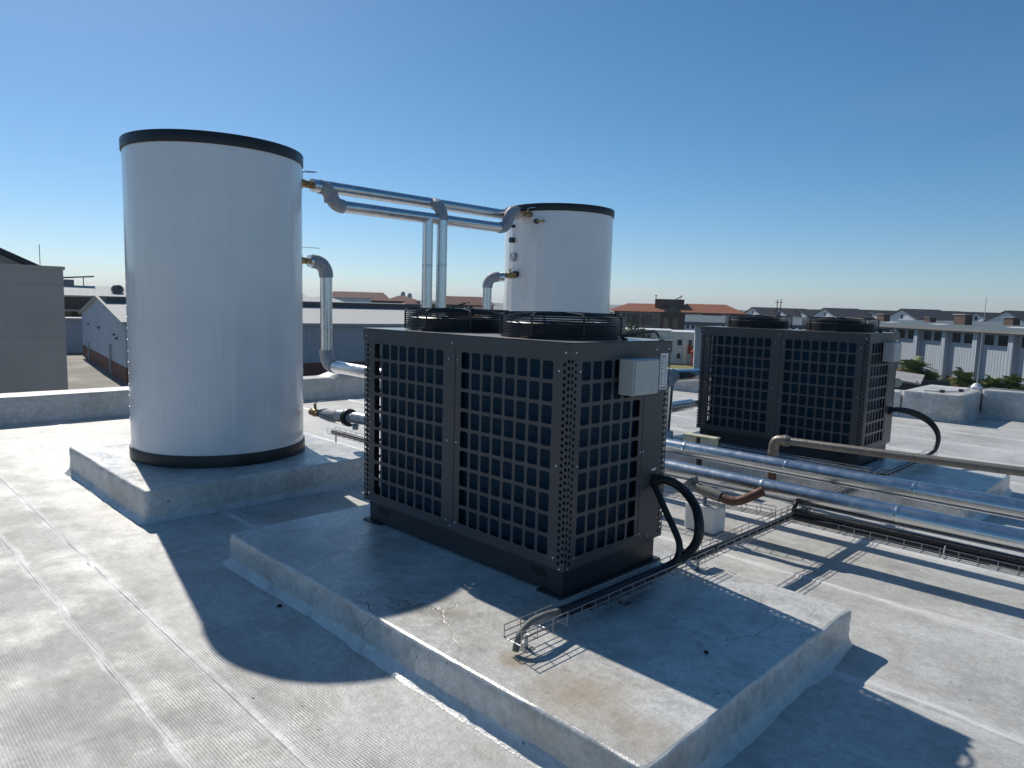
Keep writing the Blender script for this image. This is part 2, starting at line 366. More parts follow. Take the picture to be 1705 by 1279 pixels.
def perim(x0, x1, y0, y1, rad, step):
    out = []
    def seg(a, b, nrm):
        L = math.hypot(b[0]-a[0], b[1]-a[1]); n = max(1, int(L/step))
        for i in range(n): out.append((a[0]+(b[0]-a[0])*i/n, a[1]+(b[1]-a[1])*i/n, *nrm))
    def arc(cx, cy, a0):
        for i in range(4):
            a = R(a0+90*i/4); out.append((cx+rad*math.cos(a), cy+rad*math.sin(a), math.cos(a), math.sin(a)))
    seg((x0+rad, y0), (x1-rad, y0), (0, -1)); arc(x1-rad, y0+rad, -90)
    seg((x1, y0+rad), (x1, y1-rad), (1, 0)); arc(x1-rad, y1-rad, 0)
    seg((x1-rad, y1), (x0+rad, y1), (0, 1)); arc(x0+rad, y1-rad, 90)
    seg((x0, y1-rad), (x0, y0+rad), (-1, 0)); arc(x0+rad, y0+rad, 180)
    return out
parapet("parapet_wall", "long low white parapet behind the big left tank", [(-11.35, -6, -10.9, 13.0, .36)])
parapet("parapet_wall", "far white parapet that steps round a square raised block", [(-11.35, 13.1, -3.62, 13.55, .42), (-3.6, 13.1, -2.70, 14.75, .46), (-2.68, 14.3, 8.9, 14.78, .49)])
# swollen white flashing hump on the left parapet
mb = MB(); n = 14; vs = []
for i in range(n+1):
    for j in range(9):
        u = i/n; v = j/8; x = -11.4+.52*v; y = 6.45+1.6*u
        z = .34+.17*math.sin(math.pi*u)**.7*math.sin(math.pi*min(max(v, 0), 1))**.5+.03*noise.noise((x*5, y*5, 1))
        vs.append((x, y, z))
mb.add(vs, [(i*9+j, i*9+j+1, (i+1)*9+j+1, (i+1)*9+j) for i in range(n) for j in range(8)], 0, True)
tag(mb.build("flashing_hump", M['parapet']), "rounded white hump of flashing on top of the left parapet", "flashing")

# ------------------------------------------------------------------ plinths
def plinth(label, x0, x1, y0, y1, h):
    m_ = MB(); per = perim(x0, x1, y0, y1, .035, .05); n = len(per); rings = []
    prof = ((.046, .0008), (.034, .008), (.017, .022), (.004, .037), (.002, .052), (.003, h*.45), (.001, h*.6), (.002, h*.78), (0, h-.013), (-.004, h-.004), (-.013, h))
    for k_, (off, z) in enumerate(prof):
        rg = []
        for (px, py, nx, ny) in per:
            last = k_ == len(prof)-1
            d = off+(0 if last else (.007*noise.noise((px*4, py*4, z*14)) if 4 < k_ < 8 else 0)+.006*noise.noise((px*6, py*6, 3))+.004*noise.noise((px*15, py*15, z*8))+.010*noise.noise((px*1.3, py*1.3, 7)))
            if k_ < 3: d += .030*noise.noise((px*2.3, py*2.3, 21))*(1-k_/3)+.012*noise.noise((px*9, py*9, 2))*(1-k_/3)
            zz = z+(.020*noise.noise((px*2.6, py*2.6, 12))+.006*noise.noise((px*11, py*11, 12)) if 1 < k_ < 5 else 0)
            rg.append((px+nx*d, py+ny*d, zz))
        rings.append(rg)
    m_.add([v for r_ in rings for v in r_], [(i*n+j, i*n+(j+1) % n, (i+1)*n+(j+1) % n, (i+1)*n+j) for i in range(len(prof)-1) for j in range(n)], 0, True)
    for i in range(len(m_.m)): m_.m[i] = 1 if i//n in (0, 1, 2, 8, 9) else 0  # thicker white paint on the foot; top edge rings carry a painted sun highlight
    m_.add(rings[-1], [tuple(range(n))], 0)
    return tag(m_.build("plinth", [M['pad'], M['fresh_edge_light']]), label, "plinth", "painted plinths under the plant")
plinth("painted plinth under the near heat pump, largest in the foreground", -4.3797, -1.1805, 1.877, 3.756, H0)
plinth("square painted plinth under the big left tank", -7.633, -5.52, 1.74, 3.84, P0)
plinth("painted plinth under the far heat pump", A2X-2.14, A2X+1.08, A2Y-.83, A2Y+1.06, H0)
plinth("plinth under the smaller-looking far tank, behind the near heat pump", T2[0]-1.05, T2[0]+1.05, T2[1]-1.05, T2[1]+1.05, P0)

# ------------------------------------------------------------------ heat pumps
def ring_cell(mb, o, u, v, nrm, a0, a1, b0, b1, hole, th, m=0):
    """one rectangular cell (a0..a1, b0..b1 in u,v) with a hole polygon list of (a,b); bridges rim to hole and adds hole walls"""
    N = len(hole); ca = (a0+a1)/2; cb = (b0+b1)/2
    outer = []
    for (a, b) in hole:
        da, db = a-ca, b-cb
        ta = ((a1-a0)/2)/abs(da) if abs(da) > 1e-9 else 1e9; tb = ((b1-b0)/2)/abs(db) if abs(db) > 1e-9 else 1e9
        t = min(ta, tb); outer.append((ca+da*t, cb+db*t))
    # snap: make sure the corners are covered
    pts_h = list(hole); cor = [(a0, b0), (a1, b0), (a1, b1), (a0, b1)]
    for c in cor:
        i = min(range(N), key=lambda q: (outer[q][0]-c[0])**2+(outer[q][1]-c[1])**2); outer[i] = c
    P = lambda q, d: o+u*q[0]+v*q[1]-nrm*d
    vs = [P(q, 0) for q in outer]+[P(q, 0) for q in pts_h]+[P(q, th) for q in pts_h]
    fs = []
    for i in range(N):
        j = (i+1) % N
        fs.append((i, j, N+j, N+i)); fs.append((N+i, N+j, 2*N+j, 2*N+i))
    mb.add(vs, fs, m)
def rrect(ca, cb, w, h, r, n=3):
    out = []
    for (sx, sy, a0) in ((1, 1, 0), (-1, 1, 90), (-1, -1, 180), (1, -1, 270)):
        for i in range(n):
            a = R(a0+90*i/(n-1)); out.append((ca+sx*(w/2-r)+r*math.cos(a), cb+sy*(h/2-r)+r*math.sin(a)))
    return out
def grid_panel(mb, o, u, v, nrm, A0, A1, B0, B1, g0, g1, h0, h1, nc, nr, bar=.0195, th=.003):
    """sheet A0..A1 x B0..B1 with nc x nr rounded openings inside g0..g1 x h0..h1"""
    pw = (g1-g0+bar)/nc; ph = (h1-h0+bar)/nr
    x0 = g0-bar/2; y0 = h0-bar/2; x1 = x0+pw*nc; y1 = y0+ph*nr
    P = lambda a, b: o+u*a+v*b
    for (a, b, c, d) in ((A0, A1, B0, y0), (A0, A1, y1, B1), (A0, x0, y0, y1), (x1, A1, y0, y1)):
        mb.add([P(a, c), P(b, c), P(b, d), P(a, d)], [(0, 1, 2, 3)])
    for i in range(nc):
        for j in range(nr):
            a0 = x0+i*pw; b0 = y0+j*ph
            ring_cell(mb, o, u, v, nrm, a0, a0+pw, b0, b0+ph, rrect(a0+pw/2, b0+ph/2, pw-bar, ph-bar, .011), th)
    # thin back edge so the sheet reads as folded steel
    for (a, b, c, d) in ((A0, A0, B0, B1), (A1, A1, B0, B1)):
        mb.add([P(a, c), P(a, d), P(a, d)-nrm*th, P(a, c)-nrm*th], [(0, 1, 2, 3)])
def perf_strip(mb, o, u, v, nrm, wd, B0, B1, pitch=.0345, rad=.0105):
    """flange with two staggered columns of round holes"""
    half = wd/2; n = int((B1-B0-.01)/pitch)
    P = lambda a, b: o+u*a+v*b
    for col in (0, 1):
        a0 = col*half; off = B0+((B1-B0)-n*pitch)/2 + (-pitch/4 if col else pitch/4)
        mb.add([P(a0, B0), P(a0+half, B0), P(a0+half, off), P(a0, off)], [(0, 1, 2, 3)])
        for j in range(n):
            b0 = off+j*pitch; hole = [(a0+half/2+rad*math.cos(R(45*q+22.5)), b0+pitch/2+rad*math.sin(R(45*q+22.5))) for q in range(8)]
            ring_cell(mb, o, u, v, nrm, a0, a0+half, b0, b0+pitch, hole, .004)
        mb.add([P(a0, off+n*pitch), P(a0+half, off+n*pitch), P(a0+half, B1), P(a0, B1)], [(0, 1, 2, 3)])
def make_heat_pump(label, loc):
    root = tag(empty("heat_pump", loc), label, "heat pump", "heat pumps on plinths")
    hw, hd = W/2, D/2; V = Vector; ZB, ZT = .153, 1.336; z = V((0, 0, 1)); LID = .075
    # skirt
    mb = MB(); i = .03
    mb.box((-hw+i, -hd+i, .012), (hw-i, hd-i, ZB+.004))
    for sx in (-1, 1):
        mb.box((sx*(hw-.2)-.055, -hd+i-.004, .075), (sx*(hw-.2)+.055, -hd+i+.004, .115), 1)
    mb.build("base_frame", [M['cabdark'], M['inner']], root, .003)
    for sx in (-1, 1): mb = MB(); mb.box((sx*(hw-.09)-.09, -hd-.005, 0), (sx*(hw-.09)+.09, hd+.005, .012)); mb.build("foot_rail", M['cabdark'], root)
    # floor, lid
    mb = MB(); mb.box((-hw, -hd, ZB), (hw, hd, ZB+.016))
    for (a, b) in (((-hw, -hd), (hw, -hd)), ((hw, -hd), (hw, hd)), ((hw, hd), (-hw, hd)), ((-hw, hd), (-hw, -hd))): pass
    for sy in (-1, 1): mb.box((-hw+.056, min(sy*hd, sy*(hd-.003)), ZB+.016), (hw-.056, max(sy*hd, sy*(hd-.003)), ZB+.042))
    for sx in (-1, 1): mb.box((min(sx*hw, sx*(hw-.003)), -hd+.056, ZB+.016), (max(sx*hw, sx*(hw-.003)), hd-.056, ZB+.042))
    mb.build("floor_tray", M['cab'], root)
    mb = MB(); e = .006
    mb.box((-hw-e, -hd-e, ZT-LID), (hw+e, hd+e, ZT-LID+.004)) if False else None
    for (a, b) in (((-hw-e, -hd-e), (hw+e, -hd)), ((-hw-e, hd), (hw+e, hd+e)), ((-hw-e, -hd), (-hw, hd)), ((hw, -hd), (hw+e, hd))):
        mb.box((a[0], a[1], ZT-LID), (b[0], b[1], ZT-.004))
    mb.build("lid_rim", M['cab'], root); mb = MB()
    # top sheet with two fan openings
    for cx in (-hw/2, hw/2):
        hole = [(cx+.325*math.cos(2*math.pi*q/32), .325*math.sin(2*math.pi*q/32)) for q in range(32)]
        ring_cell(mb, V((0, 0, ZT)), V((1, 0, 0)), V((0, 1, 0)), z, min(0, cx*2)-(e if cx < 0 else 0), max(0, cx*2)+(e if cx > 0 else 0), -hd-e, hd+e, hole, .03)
    mb.build("lid", M['painted_glare'], root)
    # corner posts (two perforated flanges each)
    B0, B1 = ZB+.016, ZT-LID
    for sx in (-1, 1):
        for sy in (-1, 1):
            mb = MB(); o = V((sx*hw, sy*hd, 0))
            perf_strip(mb, o, V((-sx, 0, 0)), z, V((0, sy, 0)), .055, B0, B1)
            perf_strip(mb, o, V((0, -sy, 0)), z, V((sx, 0, 0)), .055, B0, B1)
            mb.build("corner_post", M['cab'], root)
    # grille panels
    G0, G1 = .213, 1.237; zz0, zz1 = ZB+.042, ZT-LID
    def panel(o, u, n, A0, A1, g0, g1, nc):
        mb = MB(); grid_panel(mb, V(o), V(u), z, V(n), A0, A1, zz0, zz1, g0, g1, G0, G1, nc, 9); return mb.build("grille_panel", M['cab'], root)
    panel((0, -hd+.001, 0), (1, 0, 0), (0, -1, 0), -hw+.056, -.012, -.793, -.078, 8)
    panel((0, -hd+.001, 0), (1, 0, 0), (0, -1, 0), .034, hw-.056, .083, .793, 8)
    panel((0, hd-.001, 0), (-1, 0, 0), (0, 1, 0), -hw+.056, -.012, -.793, -.078, 8)
    panel((0, hd-.001, 0), (-1, 0, 0), (0, 1, 0), .034, hw-.056, .083, .793, 8)
    panel((hw-.001, 0, 0), (0, 1, 0), (1, 0, 0), -hd+.056, .198, -.364, .165, 6)
    panel((-hw+.001, 0, 0), (0, -1, 0), (-1, 0, 0), -hd+.056, hd-.056, -.364, .364, 8)
    mb = MB(); mb.box((-.010, -hd-.0015, zz0), (.032, -hd+.02, zz1)); mb.build("mullion", M['cab'], root); mb = MB(); mb.box((-.010, hd-.02, zz0), (.032, hd+.0015, zz1)); mb.build("mullion", M['cab'], root)
    mb = MB(); mb.box((hw-.014, .200, zz0), (hw+.0015, hd-.056, zz1)); mb.build("service_panel", M['cab'], root, .002)
    # coils behind the panels and interior
    mb = MB(); mb.box((-.778, -hd+.045, .18), (.042, -hd+.085, 1.25)); mb.build("coil", M['coil'], root)
    mb = MB(); mb.box((.062, -hd+.045, .18), (hw-.05, -hd+.085, 1.25)); mb.build("coil", M['coil'], root)
    mb = MB(); mb.box((hw-.085, -hd+.09, .18), (hw-.045, .192, 1.25)); mb.build("coil", M['coil'], root)
    mb = MB(); mb.box((-.25, hd-.12, ZB+.02), (hw-.42, hd-.09, 1.25)); mb.build("baffle", M['inner'], root); mb = MB(); mb.box((-hw+.012, -hd+.042, .18), (-.803, -hd+.05, 1.25)); mb.build("baffle", M['inner'], root); mb = MB(); mb.lathe([(0, .17), (.12, .17), (.12, .62), (.09, .68), (0, .69)], (.45, .05, 0), 16); mb.build("compressor", M['inner'], root); mb = MB(); mb.box((hw-.10, .215, ZB+.02), (hw-.02, hd-.06, 1.24)); mb.build("compressor_compartment", M['inner'], root)
    # fans
    RG = .362; GH = .138
    for cx in (-hw/2, hw/2):
        mb = MB(); c = (cx, 0, ZT)
        for q in range(9): mb.ring((cx, 0, ZT+.012+q*(GH-.03)/8), RG, .0042, 56, 5)
        for rr, zz in ((.328, GH-.006), (.29, GH-.003), (.245, GH), (.20, GH+.002), (.155, GH+.003), (.11, GH+.004)): mb.ring((cx, 0, ZT+zz), rr, .0035, 48, 5)
        for q in range(8):
            a = R(45*q+14); d = V((math.cos(a), math.sin(a), 0))
            pts = [V(c)+d*(RG+.035)+z*.008, V(c)+d*(RG+.006)+z*.008, V(c)+d*(RG+.006)+z*(GH-.012), V(c)+d*(RG-.03)+z*GH, V(c)+d*.07+z*(GH+.006)]
            mb.tube(pts if q % 2 == 0 else pts[1:], .0058, 6)
        mb.lathe([(0, GH+.012), (.075, GH+.010), (.08, GH+.002), (.075, GH-.006), (0, GH-.006)], c, 20)
        g = mb.build("fan_guard", M['wire'], root)
        for q in range(4):
            a = R(90*q+14); mb = MB(); d = V((math.cos(a), math.sin(a), 0)); p = V(c)+d*(RG+.03)
            mb.tube([p+z*.0, p+z*.014], [.019, .014], 10); mb.build("mounting_foot", M['wire'], g)
        mb = MB(); mb.lathe([(.330, .0), (.330, .082), (.323, .087), (.316, .082), (.316, -.06), (.323, -.06)], c, 48); mb.build("fan_shroud", M['wire'], root)
        mb = MB(); mb.lathe([(0, .02), (.09, .02), (.09, -.10), (0, -.10)], c, 20)
        for q in range(4):
            a = R(90*q+30); vs = []
            for i in range(7):
                t = i/6; rr = .08+.22*t
                for s_ in (-1, 1):
                    an = a+s_*(.42-.1*t); vs.append(V(c)+V((rr*math.cos(an), rr*math.sin(an), -.03+s_*.045)))
            mb.add(vs, [(2*i, 2*i+1, 2*i+3, 2*i+2) for i in range(6)], 0, True)
        mb.build("fan", M['inner'], root)
    # screws
    sm = None
    spots = []
    for zz_ in (.21, .70, 1.19):
        for x in (-hw+.075, -.03, .052, hw-.075): spots.append((x, -hd, zz_, 'f'))
        for y in (-hd+.075, .185, .215): spots.append((hw+.001, y, zz_, 'r'))
    for x in (-hw+.03, 0.01, hw-.03): spots.append((x, -hd-e, ZT-.05, 'f')); spots.append((x, -hd-.0005, ZB+.03, 'f')) if x == .01 else None
    for y in (-hd+.03, .3, hd-.03): spots.append((hw+e, y, ZT-.05, 'r'))
    spots += [(hw-.03, -hd, ZB+.008, 'f'), (hw, -hd+.03, ZB+.008, 'r'), (hw+.001, .3, ZB+.03, 'r')]
    for (x, y, zz_, f) in spots:
        if sm is None:
            mb = MB(); mb.lathe([(0, .004), (.0035, .004), (.006, .0018), (.006, 0)], (0, 0, 0), 10); o = mb.build("screw", M['screw'], root); sm = o.data
        else: o = link("screw", sm, root)
        o.location = (x, y, zz_); o.rotation_euler = (R(90), 0, 0) if f == 'f' else (0, R(90), 0)
    # junction box and label on the right-hand face
    mb = MB(); mb.box((hw+.006, -.06, 1.05), (hw+.104, .175, 1.245)); jb = mb.build("junction_box", M['plastic'], root, .006)
    mb = MB(); mb.box((hw+.1042, -.054, 1.056), (hw+.112, .169, 1.239)); mb.build("cover", M['plastic'], jb, .004)
    mb = MB(); mb.box((hw+.1122, -.004, 1.085), (hw+.1126, .045, 1.089)); mb.build("fine_print", M['wrap'], jb); mb = MB(); mb.box((hw+.1122, .09, 1.089), (hw+.1126, .12, 1.093)); mb.build("fine_print", M['wrap'], jb)
    mb = MB(); mb.box((hw+.002, .346, 1.048), (hw+.0035, .426, 1.262)); lb = mb.build("rating_label", M['label'], root)
    mb = MB(); rnd = random.Random(3)
    mb.box((hw+.0036, .358, 1.238), (hw+.004, .366, 1.248)); mb.box((hw+.0036, .370, 1.239), (hw+.004, .402, 1.245))
    for q in range(17):
        zq = 1.228-q*.0095
        if rnd.random() < .9: mb.box((hw+.0036, .353, zq), (hw+.004, .353+rnd.uniform(.015, .034), zq+.0032))
        mb.box((hw+.0036, .395, zq), (hw+.004, .395+rnd.uniform(.008, .024), zq+.0032))
    for q in range(5): mb.box((hw+.0036, .358+q*.012, 1.054), (hw+.004, .366+q*.012, 1.064))
    mb.build("print", M['ink'], lb)
    # cable gland, small bracket
    mb = MB(); mb.tube([(hw+.002, .34, .51), (hw+.03, .34, .51)], .042, 14); mb.build("cable_gland", M['black'], root)
    mb = MB(); mb.box((hw+.002, .30, .575), (hw+.01, .345, .59)); mb.build("bracket", M['screw'], root)
    # lead from the right fan guard over the lid
    mb = MB(); mb.tube(spline([(hw/2+.34, .12, ZT+.02), (hw/2+.40, .18, ZT+.035), (hw/2+.44, .27, ZT+.05), (hw-.05, .36, ZT+.045), (hw-.035, .40, ZT-.002)]), .0085, 6); mb.build("fan_lead", M['rubber'], root)
    mb = MB(); mb.tube([(hw-.035, .40, ZT), (hw-.035, .40, ZT+.035)], .017, 8); mb.build("cable_gland", M['plastic'], root)
    return root
hp = make_heat_pump("near charcoal heat pump on the foreground plinth, pale junction box on its right side", (AX-W/2, AY+D/2, H0))
hp2 = copy_tree(hp); hp2.location = (A2X-W/2, A2Y+D/2, H0); hp2['label'] = "far charcoal heat pump behind the long pipes at right"

# ------------------------------------------------------------------ storage tanks
def make_tank(label, loc):
    root = tag(empty("hot_water_tank", loc), label, "tank", "white hot water tanks"); h = TZ-P0; r = TR
    mb = MB(); mb.lathe([(r-.004, .06), (r-.004, h-.06)], seg=128); sh = mb.build("shell", M['tank'], root)
    mb = MB(); mb.lathe([(r-.004, .0), (r+.007, .0), (r+.009, .01), (r+.009, .098), (r+.006, .105), (r-.004, .105)], seg=128); mb.build("base_band", M['black'], root)
    mb = MB(); mb.lathe([(r-.004, h-.096), (r+.007, h-.096), (r+.009, h-.088), (r+.009, h-.008), (r+.004, h), (r-.03, h+.002), (r-.03, h-.02)], seg=128); mb.build("top_band", M['black'], root)
    mb = MB(); mb.lathe([(r-.031, h-.014), (.3, h-.006), (0, h-.004)], seg=64); mb.build("top_cover", M['tank'], root)
    return root
tk1 = make_tank("large white hot water tank with black rims on the left plinth", (*T1, P0))
tk2 = copy_tree(tk1)
mb = MB(); _h = TZ-P0
for q in range(26):
    a = R(-104); p = Vector(((TR-.004)*math.cos(a), (TR-.004)*math.sin(a), .16+q*(_h-.3)/25)); d = Vector((math.cos(a), math.sin(a), 0)); mb.tube([p, p+d*.003], .0055, 6)
mb.build("rivet_line", M['zinc'], tk1)
tk2.location = (*T2, P0); tk2['label'] = "white hot water tank with dial and valves, behind the near heat pump"
def valve(parent, loc, axis, lever, mat_l='lever', s=1.0, lev_len=.13, lift=.075):
    """ball valve: brass body along axis, stem up, lever plate"""
    a = Vector(axis).normalized(); L = Vector(lever).normalized(); up = Vector((0, 0, 1)); p = Vector(loc)
    mb = MB(); mb.tube([p-a*.075*s, p-a*.05*s], .036*s, 6, smooth=False); mb.tube([p-a*.05*s, p-a*.02*s, p+a*.02*s, p+a*.05*s], [.028*s, .040*s, .040*s, .028*s], 12); mb.tube([p+a*.05*s, p+a*.08*s], .037*s, 6, smooth=False)
    mb.tube([p, p+up*lift*s], .014*s, 8); mb.tube([p+up*(lift-.012)*s, p+up*(lift+.012)*s], .012*s, 6)
    v = mb.build("ball_valve", M['brass'], parent)
    q = p+up*lift*s; side = L.cross(up).normalized()*.011*s; tip = q+L*lev_len*s+up*.018*s
    mb = MB(); mid = q+L*.04*s+up*.018*s
    for (A_, B_) in ((q-L*.015*s, mid), (mid, tip)):
        mb.prism([A_-side, A_+side, B_+side, B_-side], (0, 0, .004*s))
    mb.build("lever", M[mat_l], v); return v
# fittings fixed to the far tank (local coordinates about its base)
def on_tank(az, z, d=0): a = R(az); return Vector(((TR+d)*math.cos(a), (TR+d)*math.sin(a), z))
def stub(parent, name, az, z, r, l, m='black'):
    mb = MB(); mb.tube([on_tank(az, z, -.01), on_tank(az, z, l)], r, 14); return mb.build(name, M[m], parent)
stub(tk2, "sensor_pocket", -71, 2.56, .030, .05); mb = MB(); d = Vector((math.cos(R(20)), math.sin(R(20)), 0)); p_ = on_tank(-71, 2.56, .045)
mb.tube([p_, p_+d*.13], .010, 8); mb.tube([p_+d*.11-Vector((0, 0, .03)), p_+d*.11+Vector((0, 0, .03))], .006, 6); mb.build("drain_cock", M['brass'], tk2)
stub(tk2, "sensor_pocket", -101, 2.52, .022, .04); stub(tk2, "sensor_pocket", -101.5, 2.335, .038, .055)
mb = MB(); mb.tube([on_tank(-101, 2.515, .03), on_tank(-101.2, 2.43, .012), on_tank(-101.2, 2.35, .03)], .004, 5); mb.build("sensor_lead", M['zinc'], tk2)
g = stub(tk2, "dial_gauge", -99.5, 2.11, .062, .035, 'zinc'); mb = MB(); mb.tube([on_tank(-99.5, 2.11, .0352), on_tank(-99.5, 2.11, .0365)], .051, 20); f_ = mb.build("dial_face", M['white'], g)
mb = MB(); q = on_tank(-99.5, 2.11, .038); tdir = Vector((math.cos(R(-9.5)), math.sin(R(-9.5)), 0)); mb.tube([q-tdir*.03+Vector((0, 0, .03)), q+tdir*.03-Vector((0, 0, .03))], .0035, 5); mb.build("pointer", M['ink'], f_) if False else mb.build("pointer", M['ink'], g)
stub(tk2, "outlet_boss", -94.7, 1.875, .045, .05)

# ------------------------------------------------------------------ pipes
def pipe_run(root, pts, r, elbow_mat='wrap', bend=.13, joints=.95, wrap_ends=(0, 0), mt='galv', er=1.10):
    """clad straight lengths with wrapped elbows, each a part of root"""
    P = [Vector(p) for p in pts]; n = len(P)
    for i in range(n-1):
        a, b = P[i], P[i+1]; d = (b-a); L = d.length; d.normalize()
        s0 = bend if i > 0 else 0; s1 = bend if i < n-2 else 0
        if L-s0-s1 > .02:
            p0, p1 = a+d*s0, b-d*s1; mb = MB(); mb.tube([p0, p1], r, 24)
            LL = (p1-p0).length; q = .55
            while q < LL-.15:
                c = p0+d*q; mb.tube([c-d*.014, c-d*.010, c+d*.010, c+d*.014], [r+.0003, r+.0012, r+.0012, r+.0003], 24, 0, caps=False); q += joints
            mb.build("pipe_section", [M[mt], M['dullzinc']], root)
        if 0 < i+1 < n-1:
            c = P[i+2]-b; c.normalize(); mb = MB(); arc = []
            k = bend+.03
            for j in range(13):
                t = j/12; arc.append((b-d*k)*(1-t)**2 + b*2*t*(1-t) + (b+c*k)*t*t)
            rr = [r*er*(1+.035*noise.noise((j*.9, b.x*3, b.z*3))) for j in range(13)]
            mb.tube(arc, rr, 20); mb.build("elbow", M[elbow_mat], root)
XU, XL = -6.72, -6.58
def pthing(name, label, loc, cat="pipe", group=None): return tag(empty(name, loc), label, cat, group)
ZERO = (0, 0, 0)
PR = .062
# upper header between the tanks with its drop
t = pthing("insulated_pipe", "upper shiny clad pipe between the tanks, with a grey elbow dropping in front", ZERO)
pipe_run(t, [(XU, 3.80, 2.885), (XU, 6.62, 2.885), (XU, 6.85, 2.90)], PR, bend=.02)
pipe_run(t, [(XU, 5.41, 2.885), (XU+.17, 5.41, 2.845), (XU+.17, 5.41, .47), (XU+.17, 5.5, .47)], PR*1.02, bend=.14)
valve(t, (XU+.02, 3.68, 2.885), (0, 1, 0), (.35, 1, 0), lev_len=.16, lift=.10)
# lower header
t = pthing("insulated_pipe", "lower clad pipe between the tanks, offset by grey bends at both ends", ZERO)
pipe_run(t, [(XL+.02, 3.72, 2.85), (XL, 3.95, 2.85), (XL, 3.95, 2.685), (XL, 6.52, 2.69), (XL, 6.56, 2.93), (XL-.06, 6.8, 2.93)], PR, bend=.11, er=1.14)
pipe_run(t, [(XL, 5.22, 2.69), (XL, 5.22, .43), (XL+.12, 5.02, .40)], PR, bend=.13)
valve(t, (XL-.02, 3.62, 2.86), (0, 1, 0), (.2, 1, .1), s=1.05, lev_len=.14, lift=.085)
valve(t, (XL-.10, 6.82, 2.92), (0, 1, 0), (-1, -.3, 0), 'leverw', lift=.07)
valve(t, (XL+.06, 6.84, 2.90), (0, 1, 0), (1, -.1, 0), 'leverw', lift=.06)
# middle outlets
t = pthing("insulated_pipe", "clad pipe dropping from the brass valve on the right side of the big tank", ZERO)
pipe_run(t, [(-6.63, 3.72, 2.10), (-6.63, 3.92, 2.10), (-6.63, 3.92, 1.02), (-3.6, 3.92, .98), (-3.6, 3.75, .98)], PR, bend=.13, er=1.16)
valve(t, (-6.63, 3.63, 2.10), (0, 1, 0), (.3, 1, 0), 'lever', s=.95, lev_len=.2, lift=.12)
t = pthing("insulated_pipe", "short clad pipe dropping from the valve on the far tank, beside its left edge", ZERO)
pipe_run(t, [(-6.72, 6.62, 2.075), (-6.82, 6.42, 2.075), (-6.82, 6.42, .6), (-6.4, 6.42, .45)], PR*.95, bend=.12, er=1.14)
valve(t, (-6.71, 6.73, 2.10), (.12, 1, 0), (1, .1, 0), 'leverw', s=1.0, lev_len=.17)
# low outlet
t = pthing("insulated_pipe", "low pale pipe with a dark end ring at the foot of the big tank", ZERO)
mb = MB(); mb.tube([(-6.05, 3.53, .61), (-5.88, 3.53, .615), (-5.74, 3.53, .62)], [.05, .068, .07], 18); mb.build("pipe_wrap", M['wrap'], t)
mb = MB(); mb.tube([(-5.74, 3.53, .62), (-5.60, 3.53, .63)], .068, 20); mb.build("pipe_section", M['galv'], t)
mb = MB(); mb.tube([(-5.60, 3.53, .63), (-5.555, 3.53, .632)], .083, 20); mb.build("end_ring", M['black'], t)
mb = MB(); mb.tube([(-5.555, 3.53, .632), (-5.47, 3.53, .635)], .05, 14); mb.tube([(-5.47, 3.53, .64), (-5.42, 3.50, .55)], .028, 10); mb.build("drain_stub", M['wrap'], t)
pipe_run(t, [(-5.47, 3.53, .637), (-4.2, 3.53, .68)], .06)
valve(t, (-6.13, 3.50, .61), (1, 0, 0), (1, .25, .3), 'leverw', lift=.08)
# two long pipes running out to the right
def long_pipe(label, y, z, r, x0, seedj):
    t_ = pthing("insulated_pipe", label, ZERO, group="long clad pipes across the roof"); pipe_run(t_, [(x0, y, z), (6.5, y+.02, z+.004)], r, joints=.92)
    # clamp seams under the cladding
    mb = MB(); 
    for s_ in (1,): mb.tube([(x0, y-r*.75*s_, z-r*.72), (6.5, y+.02-r*.75*s_, z+.004-r*.72)], .0035, 5)
    mb.build("cladding_seam", M['zinc'], t_)
    for x in (-1.2, 2.2): 
        pass
    return t_
long_pipe("nearer lower of the two long shiny pipes crossing the roof at right", 5.0, .398, .070, XL+.1, 1)
long_pipe("farther upper of the two long shiny pipes crossing the roof at right", 5.5, .472, .066, XU+.2, 2)
# pair behind, running to the far heat pump
t = pthing("insulated_pipe", "upper shiny pipe between the two heat pumps, with a leg down to a white foot", ZERO)
pipe_run(t, [(-4.27, 8.9, .90), (-4.27, 6.83, .965), (-4.27, 6.80, .34)], .072, bend=.09)
t = pthing("insulated_pipe", "lower shiny pipe between the two heat pumps, ending in a dark fitting", ZERO)
pipe_run(t, [(-4.42, 5.6, .56), (-4.42, 7.62, .56)], .066); mb = MB(); mb.tube([(-4.42, 7.62, .56), (-4.42, 7.72, .56), (-4.42, 7.9, .56)], [.06, .04, .04], 14); mb.build("fitting", M['black'], t)
# rusty vent pipe
t = pthing("rusty_pipe", "weathered bare steel pipe with a rusty elbow, above the long clad pipes", ZERO)
mb = MB(); mb.tube([(-2.64, 6.25, .548), (6, 6.0, .80)], .035, 18); mb.build("pipe_section", M['pipe_rust'], t)
el = fillet([(-2.60, 6.25, .549), (-2.745, 6.25, .545), (-2.745, 6.25, .40)], .105, 10); mb = MB(); mb.tube(el, .046, 16); mb.tube([(-2.66, 6.25, .548), (-2.62, 6.25, .549)], .053, 16); mb.tube([(-2.745, 6.25, .44), (-2.745, 6.25, .41)], .052, 16); mb.build("elbow", M['pipe_rust'], t)
mb = MB(); mb.tube([(-2.745, 6.25, .43), (-2.745, 6.25, .03)], .038, 16); mb.tube([(-2.745, 6.25, .06), (-2.745, 6.25, .0)], .05, 10); mb.build("upright", M['rusty'], t)
